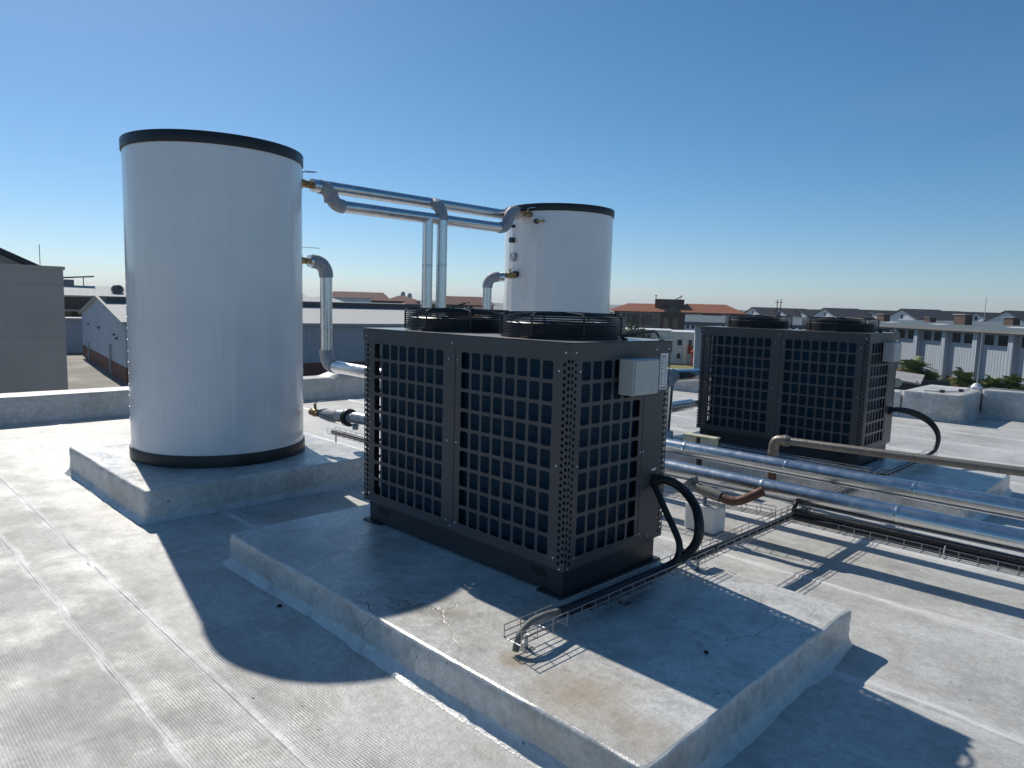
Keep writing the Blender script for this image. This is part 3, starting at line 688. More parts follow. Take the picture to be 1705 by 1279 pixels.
# bent rusty offcut under the pipes
t = pthing("rusty_pipe", "short bent rusty pipe with a fitting hung beneath the long pipes", ZERO)
mb = MB(); mb.tube(spline([(-2.47, 4.75, .325), (-2.40, 4.75, .318), (-2.32, 4.75, .33), (-2.24, 4.76, .375), (-2.16, 4.80, .43)]), [.034+.004*noise.noise((i*1.3, 0, 0)) for i in range(25)], 12); mb.build("pipe_section", M['rusty'], t)
mb = MB(); mb.tube([(-2.46, 4.75, .326), (-2.58, 4.75, .345), (-2.66, 4.75, .36), (-2.70, 4.75, .375)], [.04, .044, .036, .03], 12); mb.tube([(-2.66, 4.75, .36), (-2.68, 4.76, .44)], .014, 8); mb.tube([(-2.71, 4.75, .375), (-2.735, 4.75, .40)], .045, 8); mb.build("fitting", M['conduit'], t)

# ------------------------------------------------------------------ support blocks, weathered box
t = tag(empty("support_block", (-2.66, 4.86, 0)), "white painted block with a blue strap, standing under the long pipes", "block")
mb = MB(); mb.box((-.13, -.06, 0), (.13, .13, .215)); mb.build("block", M['white'], t, .02)
mb = MB(); mb.tube([(.03, -.03, .21), (.025, -.03, .25), (.06, -.06, .36)], .016, 8); mb.build("strap", M['blue'], t)
mb = MB(); mb.box((-4.27-.09, 6.72, H0), (-4.27+.09, 6.88, H0+.16)); o = mb.build("support_block", M['white'], None, .02); tag(o, "small white foot block under the pipe leg behind the near heat pump", "block")
t = tag(empty("weathered_box", (-3.43, 6.15, 0)), "weathered ivory electrical box on a post, beside the far plinth", "electrical box")
mb = MB()
for (x0, x1) in ((-.17, -.035), (.015, .17)):
    mb.box((x0, -.05, .335), (x1, .05, .475))
mb.box((-.17, .02, .33), (.17, .05, .477)); mb.build("box", M['ivory'], t, .006)
mb = MB(); mb.box((-.175, -.056, .477), (.175, .056, .49)); mb.build("lid", M['ivory'], t, .004)
mb = MB(); mb.box((.025, -.052, .35), (.14, -.0505, .46)); mb.build("panel", M['plastic'], t)
mb = MB(); mb.box((-.03, -.02, 0), (-.005, .015, .475)); mb.box((.01, -.02, 0), (.022, .0, .34)); mb.build("post", M['cabdark'], t)

# ------------------------------------------------------------------ wire cable trays
def tray(label, a, b, w=.10, h=.058, pitch=.10, feet=True):
    """wire basket from a to b (bottom centre line)"""
    a = Vector(a); b = Vector(b); d = b-a; L = d.length; d.normalize(); s = Vector((-d.y, d.x, 0)).normalized(); z = Vector((0, 0, 1))
    root = tag(empty("cable_tray", a), label, "cable tray", "wire cable trays"); mb = MB(); r = .0026; la = Vector((0, 0, 0))
    for (u, v) in ((-w/2, h), (-w/2, h*.5), (-w/2, 0), (-w/6, 0), (w/6, 0), (w/2, 0), (w/2, h*.5), (w/2, h)):
        mb.tube([s*u+z*v, d*L+s*u+z*v], r, 5)
    n = int(L/pitch)
    for i in range(n+1):
        c = d*(L*i/n)
        for e_ in (0,):
            mb.tube([c-s*(w/2+r)+z*h, c-s*(w/2+r)-z*r, c+s*(w/2+r)-z*r, c+s*(w/2+r)+z*h], r, 5)
    mb.build("wire_basket", M['zinc'], root)
    if feet:
        k = max(1, int(L/.8))
        for i in range(k+1):
            c = d*(L*(i+.12)/(k+.24)); mb = MB(); g_ = feet
            mb.box((-.006, -.006, -g_), (.006, .006, -.004)); mb.box((-.03, -.03, -g_), (.03, .03, -g_+.004)); o = mb.build("foot", M['zinc'], root); o.location = c
    return root
XT = -2.02
tray("wire tray past the near heat pump, a cut grey conduit sagging from its end", (XT, 2.10, .252), (XT+.02, 3.72, .252), feet=.063)
tray("wire tray from the near plinth on beneath the long pipes", (XT+.02, 3.76, .252), (XT+.03, 6.4, .245), feet=0)
tray("wire tray running right below the long pipes under a thick cable bundle", (-2.06, 4.93, .225), (5.5, 4.96, .225), feet=0)
tray("thin wire tray left of the junction beside the white support block", (-3.4, 4.72, .235), (-2.12, 4.90, .235), feet=0)
tray("wire tray along the front of the far heat pump", (-4.2, 6.86, .235), (-2.10, 6.86, .235), feet=.045)
tray("wire tray past the right end of the far heat pump", (-1.98, 6.78, .235), (-1.96, 8.34, .235), feet=.045)
tray("wire tray behind the big left tank along its plinth", (-6.75, 4.05, .26), (-4.2, 4.05, .24), feet=.23)

# ------------------------------------------------------------------ hoses and cables
def hose(name, label, pts, r, m='rubber', cat="cable", n=7, group=None, seg=10):
    mb = MB(); mb.tube(spline(pts, n), r, seg); return tag(mb.build(name, M[m]), label, cat, group)
hose("flexible_hose", "thick black hose looping out of the near heat pump into its tray",
     [(-2.23, 3.489, .70), (-2.16, 3.51, .712), (-2.07, 3.53, .675), (-1.97, 3.50, .61), (-1.905, 3.44, .545), (-1.89, 3.42, .47), (-1.915, 3.42, .40), (-1.96, 3.40, .335), (-2.0, 3.33, .29), (-2.02, 3.2, .275), (-2.025, 2.9, .273), (-2.03, 2.55, .273), (-2.03, 2.42, .283)], .027, cat="hose")
hose("flexible_hose", "thinner black hose running straight down beside the looping hose",
     [(-2.23, 3.47, .69), (-2.17, 3.445, .63), (-2.10, 3.42, .55), (-2.03, 3.40, .47), (-1.985, 3.385, .40), (-1.98, 3.36, .33), (-1.985, 3.27, .285), (-1.99, 3.05, .272), (-1.995, 2.6, .272)], .019, cat="hose")
hose("conduit_end", "grey conduit end sagging over the lip of the front tray", [(-2.03, 2.50, .280), (-2.03, 2.40, .290), (-2.03, 2.31, .300), (-2.025, 2.22, .300), (-2.02, 2.16, .280), (-2.015, 2.125, .245), (-2.01, 2.11, .205)], [.0155+.0015*noise.noise((i*.8, 0, 0)) for i in range(43)], 'conduit', "conduit")
hose("power_cable", "black cable along the tray behind the near plinth", [(-2.18, 3.72, .24), (-2.1, 3.66, .245), (-2.03, 3.62, .262), (-2.01, 3.72, .268), (-2.0, 4.0, .268), (-1.99, 4.4, .268), (-1.985, 4.75, .268), (-1.99, 5.2, .265), (-1.98, 5.9, .262), (-1.985, 6.4, .26)], .024)
hose("power_cable", "reddish black cable loop hanging from the long pipes into the tray", [(-1.98, 4.95, .37), (-1.965, 4.90, .355), (-1.97, 4.89, .30), (-1.92, 4.90, .262), (-1.82, 4.92, .25), (-1.6, 4.93, .247), (-1.3, 4.935, .246), (-.8, 4.93, .246)], .015, 'cord')
for i in range(4):
    dy = (-.028, -.008, .012, .03)[i]; dz = (.018, .052, .048, .02)[i]
    hose("power_cable", ["thick black cable at the front of the bundle in the right-hand tray", "upper black cable on top of the bundle in the right-hand tray", "dust-coated cable in the middle of the bundle in the right-hand tray", "rear black cable of the bundle in the right-hand tray"][i],
         [(-1.96, 4.86+dy*.5, .262+dz), (-1.84, 4.91+dy, .25+dz), (-1.5, 4.935+dy, .246+dz), (-1.0, 4.94+dy*.8, .247+dz), (-.4, 4.94+dy, .245+dz), (.6, 4.945+dy, .246+dz), (2.5, 4.95+dy, .246+dz), (5.4, 4.955+dy, .246+dz)], [.022, .026, .018, .024][i], 'rubber' if i != 2 else 'cord', group="cable bundle in the right-hand tray")
for i, (o_, rr) in enumerate(((0, .021), (.03, .016))):
    hose("flexible_hose", ["outer black hose looping from the far heat pump to its tray", "inner black hose looping from the far heat pump to its tray"][i],
         [(-2.33, 8.12-o_, .71-o_*.5), (-2.26, 8.16-o_, .722-o_*.6), (-2.15, 8.27-o_, .70-o_), (-2.03, 8.36-o_, .63-o_), (-1.95, 8.40-o_*1.2, .53-o_*.7), (-1.92, 8.40-o_*1.4, .42), (-1.93, 8.36-o_*1.3, .32), (-1.955, 8.26-o_, .27), (-1.97, 8.0, .255), (-1.975, 7.4, .255), (-1.98, 6.85, .255)], rr, cat="hose", group="hoses of the far heat pump")
hose("power_cable", "black cable lying in the tray before the far heat pump", [(-4.1, 6.86, .25), (-3.3, 6.87, .25), (-2.4, 6.85, .25), (-2.0, 6.87, .255)], .014)
hose("power_cable", "thick dark cable in the tray behind the big left tank", [(-6.7, 4.04, .28), (-6.0, 4.05, .275), (-5.2, 4.06, .272), (-4.3, 4.05, .262)], .026, 'cord')
tie_m = M['white']
for i, (x, lb) in enumerate(((-1.63, "white cable tie round the bundle at the left of the right-hand tray"), (-1.03, "white cable tie round the bundle at mid right-hand tray"), (-.36, "white cable tie round the bundle near the right edge of the picture"))):
    mb = MB(); mb.ring((x, 4.937, .254), .05, .0035, 18, 5, axis='x'); tag(mb.build("cable_tie", tie_m), lb, "cable tie", "cable ties on the bundle")
# lightning mast and wire on the parapet block
t = tag(empty("lightning_rod", (-2.80, 14.45, .46)), "thin tall lightning rod in a white base on the far parapet", "lightning rod")
mb = MB(); mb.lathe([(.09, 0), (.09, .05), (.04, .11), (0, .11)], seg=12); mb.build("base", M['white'], t)
mb = MB(); mb.tube([(0, 0, .1), (.01, .02, 1.6)], [.010, .005], 6); mb.build("rod", M['plastic'], t)
mb = MB(); mb.tube(spline([(-3.3, 13.2, .475), (-3.0, 13.3, .48), (-2.86, 13.9, .475), (-2.80, 14.45, .49), (-2.2, 14.5, .50), (0, 14.5, .50), (5, 14.5, .50)]), .008, 5); tag(mb.build("earth_wire", M['zinc']), "earth wire lying along the far parapet", "wire")
for i, (x, y, lb) in enumerate(((-3.05, 13.28, "wire clip on the parapet block, nearest its front corner"), (-2.88, 13.75, "wire clip on the parapet block, half way to the rod"))):
    mb = MB(); mb.box((x-.035, y-.035, .462), (x+.035, y+.035, .505)); tag(mb.build("wire_clip", M['cabdark'], None, .006), lb, "clip", "wire clips on the parapet block")
# debris
def lump(label, c, s, m):
    bm = bmesh.new(); bmesh.ops.create_icosphere(bm, subdivisions=2, radius=s)
    for v in bm.verts: v.co *= 1+.45*noise.noise(v.co/s*1.4+Vector(c)*7)
    for v in bm.verts: v.co.z = max(v.co.z*.6, -s*.3)
    me = bpy.data.meshes.new("debris"); bm.to_mesh(me); bm.free(); me.materials.append(m); o = link("debris", me); o.location = c; return tag(o, label, "debris")
lump("small dark scrap on the shaded roof beside the near plinth", (-3.53, 1.79, .006), .014, M['inner'])
lump("small dark scrap on the shaded right half of the near plinth", (-1.45, 2.75, H0+.005), .011, M['inner'])
lump("white pebble on the near plinth by the shadow's point", (-2.70, 2.49, H0+.006), .012, M['white'])
lump("tiny dark pebble on the sunlit roof in the left foreground", (-2.75, 1.27, .004), .005, M['inner'])
# ------------------------------------------------------------------ surroundings
M['ground'] = mat("dry ground", (.16, .15, .125), .9, var=.35, vscale=.05)
M['yard'] = mat("concrete yard", (.20, .185, .155), .85, var=.45, vscale=.35, bump=.3, bscale=3)
M['grass'] = mat("dry grass", (.17, .16, .055), .9, var=.35, vscale=.8)
M['hill'] = mat("far hills", (.05, .075, .06), .9, var=.3, vscale=.004)
M['plaster'] = mat("grey plaster", (.31, .305, .30), .8, var=.12, vscale=.7, bump=.4, bscale=18)
M['cap'] = mat("pale coping", (.36, .35, .34), .7, var=.15, vscale=2)
M['sheetw'] = striped("white wall sheet", (.55, .57, .60), (.42, .44, .48), .33, 0, .5, .5, .8)
M['sheetl'] = striped("blue white wall sheet", (.40, .45, .50), (.35, .40, .45), .30, 0, .7, .5, .2, .3)
M['gablew'] = mat("painted gable wall", (.46, .50, .56), .7, var=.12, vscale=.4)
M['roofw'] = striped("white roof sheet", (.52, .52, .505), (.48, .48, .47), .7, 0, .8, .5, .1, .15, .3)
M['roofb'] = striped("pale blue grey roof sheet", (.135, .17, .19), (.12, .15, .17), .8, 0, .9, .5, .05, .1, .4)
M['darkclad'] = mat("dark cladding", (.055, .065, .075), .6, var=.2, vscale=.5)
M['brick'] = bricks("red brick", (.22, .075, .045), (.17, .055, .035), (.20, .15, .12), 4)
M['brown'] = mat("brown plaster", (.105, .062, .050), .8, var=.2, vscale=.6)
M['greyfr'] = mat("grey frame", (.22, .215, .205), .7, var=.1, vscale=1)
M['glass'] = mat("dark window glass", (.012, .014, .018), .12, spec=.6, var=.3, vscale=.6)
M['tile'] = striped("terracotta tiles", (.36, .135, .075), (.27, .095, .055), .45, 1, .8, .5, .8)
M['tileb'] = striped("brown tiles", (.19, .095, .075), (.145, .072, .058), .45, 1, .8, .5, .8)
M['slate'] = striped("dark slate roof", (.040, .042, .055), (.028, .030, .040), .4, 1, .7, .5, .6)
M['housew'] = mat("white house wall", (.68, .70, .73), .7, var=.07, vscale=.5)
M['red'] = mat("red paint", (.45, .035, .025), .5, var=.15, vscale=2)
M['leaf'] = mat("leaves", (.085, .105, .045), .6, var=.45, vscale=.9)
M['leafd'] = mat("dark leaves", (.055, .08, .035), .6, var=.45, vscale=.9)
M['palm'] = mat("palm leaves", (.16, .21, .06), .5, var=.35, vscale=2)
M['bark'] = mat("bark", (.10, .075, .05), .9, var=.3, vscale=3, bump=.5, bscale=12)
M['wood'] = mat("timber pole", (.10, .085, .07), .9, var=.2, vscale=3)

mb = MB(); S = 5500; N = 40; vs = []
for i in range(N+1):
    for j in range(N+1): vs.append((-S+2*S*i/N, -S+2*S*j/N, GZ))
mb.add(vs, [(i*(N+1)+j, (i+1)*(N+1)+j, (i+1)*(N+1)+j+1, i*(N+1)+j+1) for i in range(N) for j in range(N)])
tag(mb.build("ground", M['ground']), "dry brown ground round the buildings", "ground", kind='structure')
mb = MB(); mb.add([(-75, -4, GZ+.02), (-12, -4, GZ+.02), (-12, 24, GZ+.02), (-75, 24, GZ+.02)], [(0, 1, 2, 3)])
tag(mb.build("paved_yard", M['yard']), "pale concrete yard beside the gabled shed", "yard", kind='structure')
mb = MB(); mb.add([(-52, 54, GZ+.02), (-24, 54, GZ+.02), (-30, 74, GZ+.02), (-48, 76, GZ+.02)], [(0, 1, 2, 3)])
tag(mb.build("grass", M['grass']), "dry yellow green grass before the white house", "grass", kind='structure')
# far hills
mb = MB(); n = 120; vs = []
for i in range(n+1):
    a = R(95+80*i/n-12); h = 8+17*max(0, noise.noise((i*.11, 2, 0))*.9+.35)+3*noise.noise((i*.6, 5, 1))
    for (d, z) in ((2300, GZ-1), (2600, h), (3300, GZ-1)): vs.append((d*math.cos(a), d*math.sin(a), z))
mb.add(vs, [(i*3+j, i*3+j+1, (i+1)*3+j+1, (i+1)*3+j) for i in range(n) for j in range(2)], 0, True)
tag(mb.build("hills", M['hill']), "low blue hills on the horizon", "hills", kind='structure')

def frame(o, u, w, h, t=.05, d=.06, m=None): pass
def wbox(root, name, m, a, b, bevel=0):
    mb = MB(); mb.box(a, b); return mb.build(name, m, root, bevel)
def window(root, x, z, w, h, y=0, m='glass', fr='greyfr'):
    """window on the local -Y wall at y"""
    o = wbox(root, "window", M[m], (x, y-.03, z), (x+w, y+.05, z+h)); mb = MB(); f = .06
    mb.box((x-f, y-.05, z-f), (x+w+f, y+.02, z)); mb.box((x-f, y-.05, z+h), (x+w+f, y+.02, z+h+f)); mb.box((x-f, y-.05, z), (x, y+.02, z+h)); mb.box((x+w, y-.05, z), (x+w+f, y+.02, z+h)); mb.build("frame", M[fr], o); return o
def building(name, label, cat, p0, u, group=None):
    """local +X along direction u, local -Y faces the viewer; origin on the ground"""
    return tag(empty(name, (p0[0], p0[1], GZ), math.atan2(u[1], u[0])), label, cat, group)

# near grey plaster building at the far left
t = building("plaster_building", "plain grey plastered wall close by at the left edge", "building", (-17.5, -9.0), (0, 1))
L = 13.04
wbox(t, "wall", M['plaster'], (0, 0, 0), (L, 9, 6.20)); wbox(t, "coping", M['plaster'], (-.03, -.03, 6.20), (L+.03, 9.03, 6.27))
for z in (1.2, 2.45, 3.6, 4.75, 5.85): wbox(t, "plaster_joint", M['plaster'], (-.01, -.012, z), (L+.01, .0, z+.03))
mb = MB(); mb.tube([(L-.35, .3, 6.28), (L-.35, .3, 6.72)], .008, 5); mb.build("aerial", M['zinc'], t)
# dark roofed gable behind it
t = tag(empty("gabled_building", (-29.9, 3.0, GZ), math.atan2(1, .16)), "dark roof slope above a grey gable, behind the plaster wall at far left", "building")
mb = MB(); mb.prism([(-6, 0, 0), (3.2, 0, 0), (3.2, 0, 6.4), (-1.4, 0, 8.6), (-6, 0, 6.4)], (0, 12, 0)); mb.build("wall", M['plaster'], t)
mb = MB(); mb.prism([(-1.4, -.3, 8.62), (3.6, -.3, 6.24), (3.6, -.3, 6.42), (-1.4, -.3, 8.84)], (0, 12.6, 0)); mb.prism([(-1.4, -.3, 8.62), (-1.4, -.3, 8.84), (-6.4, -.3, 6.42), (-6.4, -.3, 6.24)], (0, 12.6, 0)); mb.build("roof", M['slate'], t)

# long gabled shed, left
ua = Vector((.15, .989)); ta = Vector((-.989, .15))
t = tag(empty("gabled_shed", (-49.4, 14.7, GZ), math.atan2(ua.y, ua.x)), "long white roofed shed with blue white gable and dark ridge vent, behind big tank", "shed")
Ls = 26.5; Ws = 25.0; EH = 3.95; AH = 5.5           # local x along the shed, local +y away from us (gable at x=0)
mb = MB(); mb.prism([(0, 0, 1.05), (0, Ws, 1.05), (0, Ws, EH), (0, Ws/2, AH), (0, 0, EH)], (.2, 0, 0)); mb.build("gable_wall", M['gablew'], t)
wbox(t, "wall", M['sheetw'], (.2, 0, 1.05), (Ls, .2, EH)); wbox(t, "wall", M['sheetw'], (Ls-.2, .2, 1.05), (Ls, Ws, EH)); wbox(t, "brick_base", M['brick'], (-.02, -.04, 0), (Ls+.02, Ws+.04, 1.05))
for s_ in (0, 1):
    y0, y1 = (-.35, Ws/2) if s_ == 0 else (Ws+.35, Ws/2); mb = MB()
    mb.prism([(-.25, y0, EH-.06), (-.25, y1, AH+.02), (-.25, y1, AH+.12), (-.25, y0, EH+.06)], (Ls+.5, 0, 0)); mb.build("roof", M['roofw'], t)
mb = MB(); mb.box((.05, Ws/2-4, AH-.6), (Ls-.2, Ws/2+4, AH+.0)); v = mb.build("ridge_vent", M['darkclad'], t)
wbox(v, "ridge_cap", M['roofb'], (-.05, Ws/2-4.2, AH+.0), (Ls, Ws/2+4.2, AH+.09))
wbox(t, "gutter", M['cap'], (-.2, -.48, EH-.14), (Ls+.2, -.36, EH-.03))
for y in (6.5, 19.8): wbox(t, "downpipe", M['gablew'], (-.14, y, 0), (-.03, y+.12, 2.2 if y < 10 else 1.6))
for (y, z, w) in ((3.2, 2.7, .35), (4.4, 2.9, .3), (12.4, 3.05, .7), (19.5, 3.1, .35)): wbox(t, "wall_light", M['darkclad'], (-.12, y, z), (0, y+w, z+.14))
for x in (6, 12, 18, 24): wbox(t, "wall_seam", M['gablew'], (x, -.02, 1.05), (x+.12, 0, EH-.05))
# long building beyond with white roof, dark solar shed and round ventilator
t = building("long_building", "long white roofed building with a dark brown wall, beyond the gabled shed", "building", (-87.5, 12.0), (.25, .968))
wbox(t, "wall", M['brown'], (-6, 0, 0), (34, 14, 5.45))
mb = MB(); mb.prism([(-6.3, -.4, 5.4), (-6.3, 7, 6.5), (-6.3, 14.4, 5.4), (-6.3, 14.4, 5.55), (-6.3, 7, 6.65), (-6.3, -.4, 5.55)], (40.6, 0, 0)); mb.build("roof", M['roofw'], t)
for x in (5.5, 7.4, 9.3, 11.2): window(t, x, 2.9, 1.1, 1.0)
wbox(t, "canopy", M['greyfr'], (2, -2.4, 3.9), (16, 0, 4.05))
t = building("rooftop_shed", "small dark rooftop shed with a tilted solar sheet, far left", "shed", (-92.5, 20.3), (.25, .968)); t.location.z = 2.35
wbox(t, "wall", M['greyfr'], (0, 0, 0), (2.0, 2.4, .95)); mb = MB(); mb.prism([(-.9, -.3, .95), (4.0, -.3, 1.36), (4.0, -.3, 1.46), (-.9, -.3, 1.05)], (0, 3.2, 0)); mb.build("solar_sheet", M['slate'], t); wbox(t, "post", M['greyfr'], (2.9, 0, 0), (3.0, .1, 1.25))
t = tag(empty("roof_ventilator", (-86.43, 25.1, 1.75)), "round dark ventilator on the long white roof", "ventilator")
mb = MB(); mb.lathe([(.35, .1), (.35, .25), (.58, .28), (.64, .55), (.55, .85), (.33, 1.05), (0, 1.12)], seg=14); mb.build("dome", M['darkclad'], t)
t = building("garage", "low pale garage half hidden between the plaster wall and gabled shed", "garage", (-80.5, 12.5), (.3, .954))
wbox(t, "wall", M['gablew'], (0, 0, 0), (11, 6, 3.2)); wbox(t, "roof", M['roofw'], (-.2, -.3, 3.2), (11.2, 6.2, 3.36))

# brown roofed houses, left of centre
def hip_house(name, label, p0, u, w, d, h, rh, wall, roof, group=None, wins=3, inset=.35):
    t = building(name, label, "house", p0, u, group); e = .5
    wbox(t, "wall", M[wall], (0, 0, 0), (w, d, h)); mb = MB(); k = d*inset
    a = [(-e, -e, h), (w+e, -e, h), (w+e, d+e, h), (-e, d+e, h), (k, d/2, h+rh), (w-k, d/2, h+rh)]
    mb.add(a, [(0, 1, 5, 4), (1, 2, 5), (2, 3, 4, 5), (3, 0, 4), (3, 2, 1, 0)]); mb.build("roof", M[roof], t)
    for i in range(wins): window(t, w*(i+.5)/wins-.6, h-1.9, 1.2, 1.1)
    return t
hip_house("brown_house", "brown tiled house beyond the gabled shed, left of the two upright pipes", (-129.5, 77), (.53, .848), 12.5, 9, 6.0, 1.75, 'brown', 'tileb', 'brown roofed houses', inset=.12)
hip_house("brown_house", "lower brown tiled house touching the right end of its twin, near the silos", (-122.6, 86.6), (.53, .848), 7, 8, 6.0, 1.2, 'brown', 'tileb', 'brown roofed houses')
hip_house("brown_house", "long brown tiled house seen between the upright pipes and the far tank", (-108.6, 88.2), (.62, .785), 11.5, 8, 5.6, 1.7, 'brown', 'tileb', 'brown roofed houses', inset=.15)
hip_house("brown_house", "low brown roof in front of the long brown house, among trees", (-98.5, 84.5), (.62, .785), 8, 7, 3.7, 1.6, 'brown', 'tileb', 'brown roofed houses', wins=2)
hip_house("brown_house", "brown roof just left of the upright pipes, with a dark dormer", (-113.5, 82.0), (.62, .785), 6, 7, 4.6, 1.6, 'brown', 'tileb', 'brown roofed houses', wins=2)
t = building("white_block", "small white block between the gabled shed's roof and the brown house", "building", (-104, 61.5), (.6, .8)); wbox(t, "wall", M['housew'], (0, 0, 0), (7, 6, 6.2)); wbox(t, "roof", M['roofw'], (-.2, -.2, 6.2), (7.2, 6.2, 6.35))
t = building("white_roof_shed", "white roofed shed peeping over the gabled shed beside the big tank", "shed", (-76, 36), (.5, .866)); wbox(t, "wall", M['gablew'], (0, 0, 0), (10, 8, 5.3)); mb = MB(); mb.prism([(-.3, -.3, 5.3), (10.3, -.3, 5.3), (8.2, 4, 6.0), (1, 4, 6.0)], (0, 0, .12)); mb.build("roof", M['roofw'], t)
for i, (x, y, h) in enumerate(((-136.6, 101.2, 8.4), (-135.7, 102.5, 8.1))):
    t = tag(empty("silo", (x, y, GZ)), ["taller left pale silo beyond the brown houses", "shorter right pale silo beyond the brown houses"][i], "silo", "pale silos")
    mb = MB(); mb.lathe([(.55, 0), (.55, h-.6), (.3, h-.1), (0, h)], seg=14); mb.build("barrel", M['plastic'], t)

# terracotta roofed building
t = building("terracotta_building", "two storey brown building with terracotta roofs and grey framed glazing", "building", (-71.4, 96.6), (.853, .521))
wbox(t, "wall", M['brown'], (0, 0, 0), (20.6, 9, 5.35))
mb = MB()
for (x0, x1, zz) in ((-1.2, 9.4, 1.35), (8.6, 21.4, 1.5)):
    b = len(mb.v); e = .7; h = 5.35; k = 3.2
    mb.add([(x0, -e, h), (x1, -e, h), (x1, 9.7, h), (x0, 9.7, h), (x0+k, 4.5, h+zz), (x1-(k if x1 > 12 else .5), 4.5, h+zz)], [(0, 1, 5, 4), (1, 2, 5), (2, 3, 4, 5), (3, 0, 4), (3, 2, 1, 0)])
mb.build("roof", M['tile'], t)
wbox(t, "stair_tower", M['brown'], (6.6, 2.0, 5.3), (11.4, 6, 7.5)); wbox(t, "fascia", M['darkclad'], (8.9, -.8, 5.2), (21.5, -.7, 5.38))
mb = MB(); mb.prism([(8.0, -.9, 5.3), (11.2, -.9, 5.3), (9.6, -.9, 6.6)], (0, 3, 0)); mb.build("gablet", M['darkclad'], t)
wbox(t, "glazing_frame", M['greyfr'], (1.0, -.25, .6), (7.6, .0, 5.2))
for (x, w) in ((1.45, .55), (2.2, .5), (2.9, 1.35), (4.55, 2.0), (6.75, .55)):
    for z in (.9, 3.1): wbox(t, "window", M['glass'], (x, -.30, z), (x+w, -.2, z+1.85))
for (x, w) in ((11.6, 2.7), (17.4, 2.6)):
    wbox(t, "white_bay", M['housew'], (x, -.2, 0), (x+w, 0, 5.15))
    for i in range(3): wbox(t, "window", M['glass'], (x+.3+i*.85, -.25, 2.8), (x+.75+i*.85, -.15, 4.7))
for x in (8.2, 9.7, 14.8, 15.9): wbox(t, "window", M['glass'], (x, -.06, 2.7), (x+.8, .04, 4.4))
mb = MB(); mb.tube([(6.7, 3, 7.4), (6.7, 3, 8.0)], .05, 5); mb.box((6.55, 2.9, 7.95), (6.85, 3.1, 8.15)); mb.tube([(9.9, 3, 7.5), (11.1, 3, 8.1)], .07, 5); mb.tube([(10.6, 3, 7.5), (10.9, 3, 8.2)], .05, 5); mb.build("roof_aerials", M['darkclad'], t)
# white house with red door
t = building("white_house", "white flat roofed house with a red door behind the near heat pump", "house", (-45.6, 63.4), (.84, .543))
wbox(t, "wall", M['housew'], (0, 0, 0), (5.2, 6, 3.4)); wbox(t, "wing_wall", M['housew'], (5.2, -1.0, 0), (7.9, 6, 3.3)); wbox(t, "parapet", M['white'], (-.1, -.1, 3.4), (5.25, 6.1, 3.52)); wbox(t, "parapet", M['white'], (5.15, -1.1, 3.3), (8.0, 6.1, 3.43)); wbox(t, "pilaster", M['white'], (5.1, -1.08, 0), (5.3, -1.0, 3.3))
for x in (.8, 1.9, 3.0, 4.1): window(t, x, 2.2, .5, .45, 0, fr='housew')
window(t, 5.85, 2.0, .5, .6, -1, fr='housew'); window(t, 5.85, .6, .4, .55, -1, fr='housew'); window(t, 7.0, 2.0, .38, .6, -1, fr='housew')
wbox(t, "red_door", M['red'], (6.95, -1.06, 1.15), (7.45, -.98, 2.0)); wbox(t, "annex", M['brown'], (7.9, -.6, 0), (10.4, 5, 3.0)); wbox(t, "annex_roof", M['cap'], (7.9, -1.3, 3.0), (10.8, 5.2, 3.12))
t = tag(empty("red_booth", (-37.2, 64.6, GZ), .55), "small bright red booth on the grass by the white house", "booth")
wbox(t, "body", M['red'], (-.45, -.45, 0), (.45, .45, 1.5)); mb = MB(); mb.prism([(-.5, -.5, 1.5), (.5, -.5, 1.5), (0, -.5, 1.9)], (0, 1.0, 0)); mb.build("roof", M['red'], t); wbox(t, "panel", M['white'], (-.28, -.47, .5), (.28, -.452, 1.1))
t = tag(empty("wooden_post", (-38.6, 64.9, GZ)), "pale wooden post just left of the red booth", "post"); mb = MB(); mb.tube([(0, 0, 0), (0, 0, 2.2)], .12, 8); mb.build("post", M['ivory'], t)
t = tag(empty("sign_board", (-35.6, 63.9, GZ), .5), "faded orange and white sign board right of the red booth", "sign"); wbox(t, "board", M['white'], (-.6, -.04, .5), (.8, .04, 1.2)); wbox(t, "stripe", M['tile'], (-.6, -.06, .5), (.1, -.041, 1.0)); wbox(t, "leg", M['wood'], (-.5, -.05, 0), (-.4, .05, .5)); wbox(t, "leg", M['wood'], (.6, -.05, 0), (.7, .05, .5))
# flat roofed wing behind the far heat pump
t = building("flat_roofed_wing", "pale flat roofed wing whose corner shows left of the far heat pump", "building", (-33.9, 56.6), (.86, .51))
wbox(t, "wall", M['sheetl'], (1.0, .6, 0), (12, 10, 4.35)); mb = MB(); mb.prism([(0, -.3, 4.4), (12.2, -.3, 4.4), (12.2, 10, 4.95), (0, 10, 4.95)], (0, 0, .3)); mb.build("roof", M['roofb'], t)

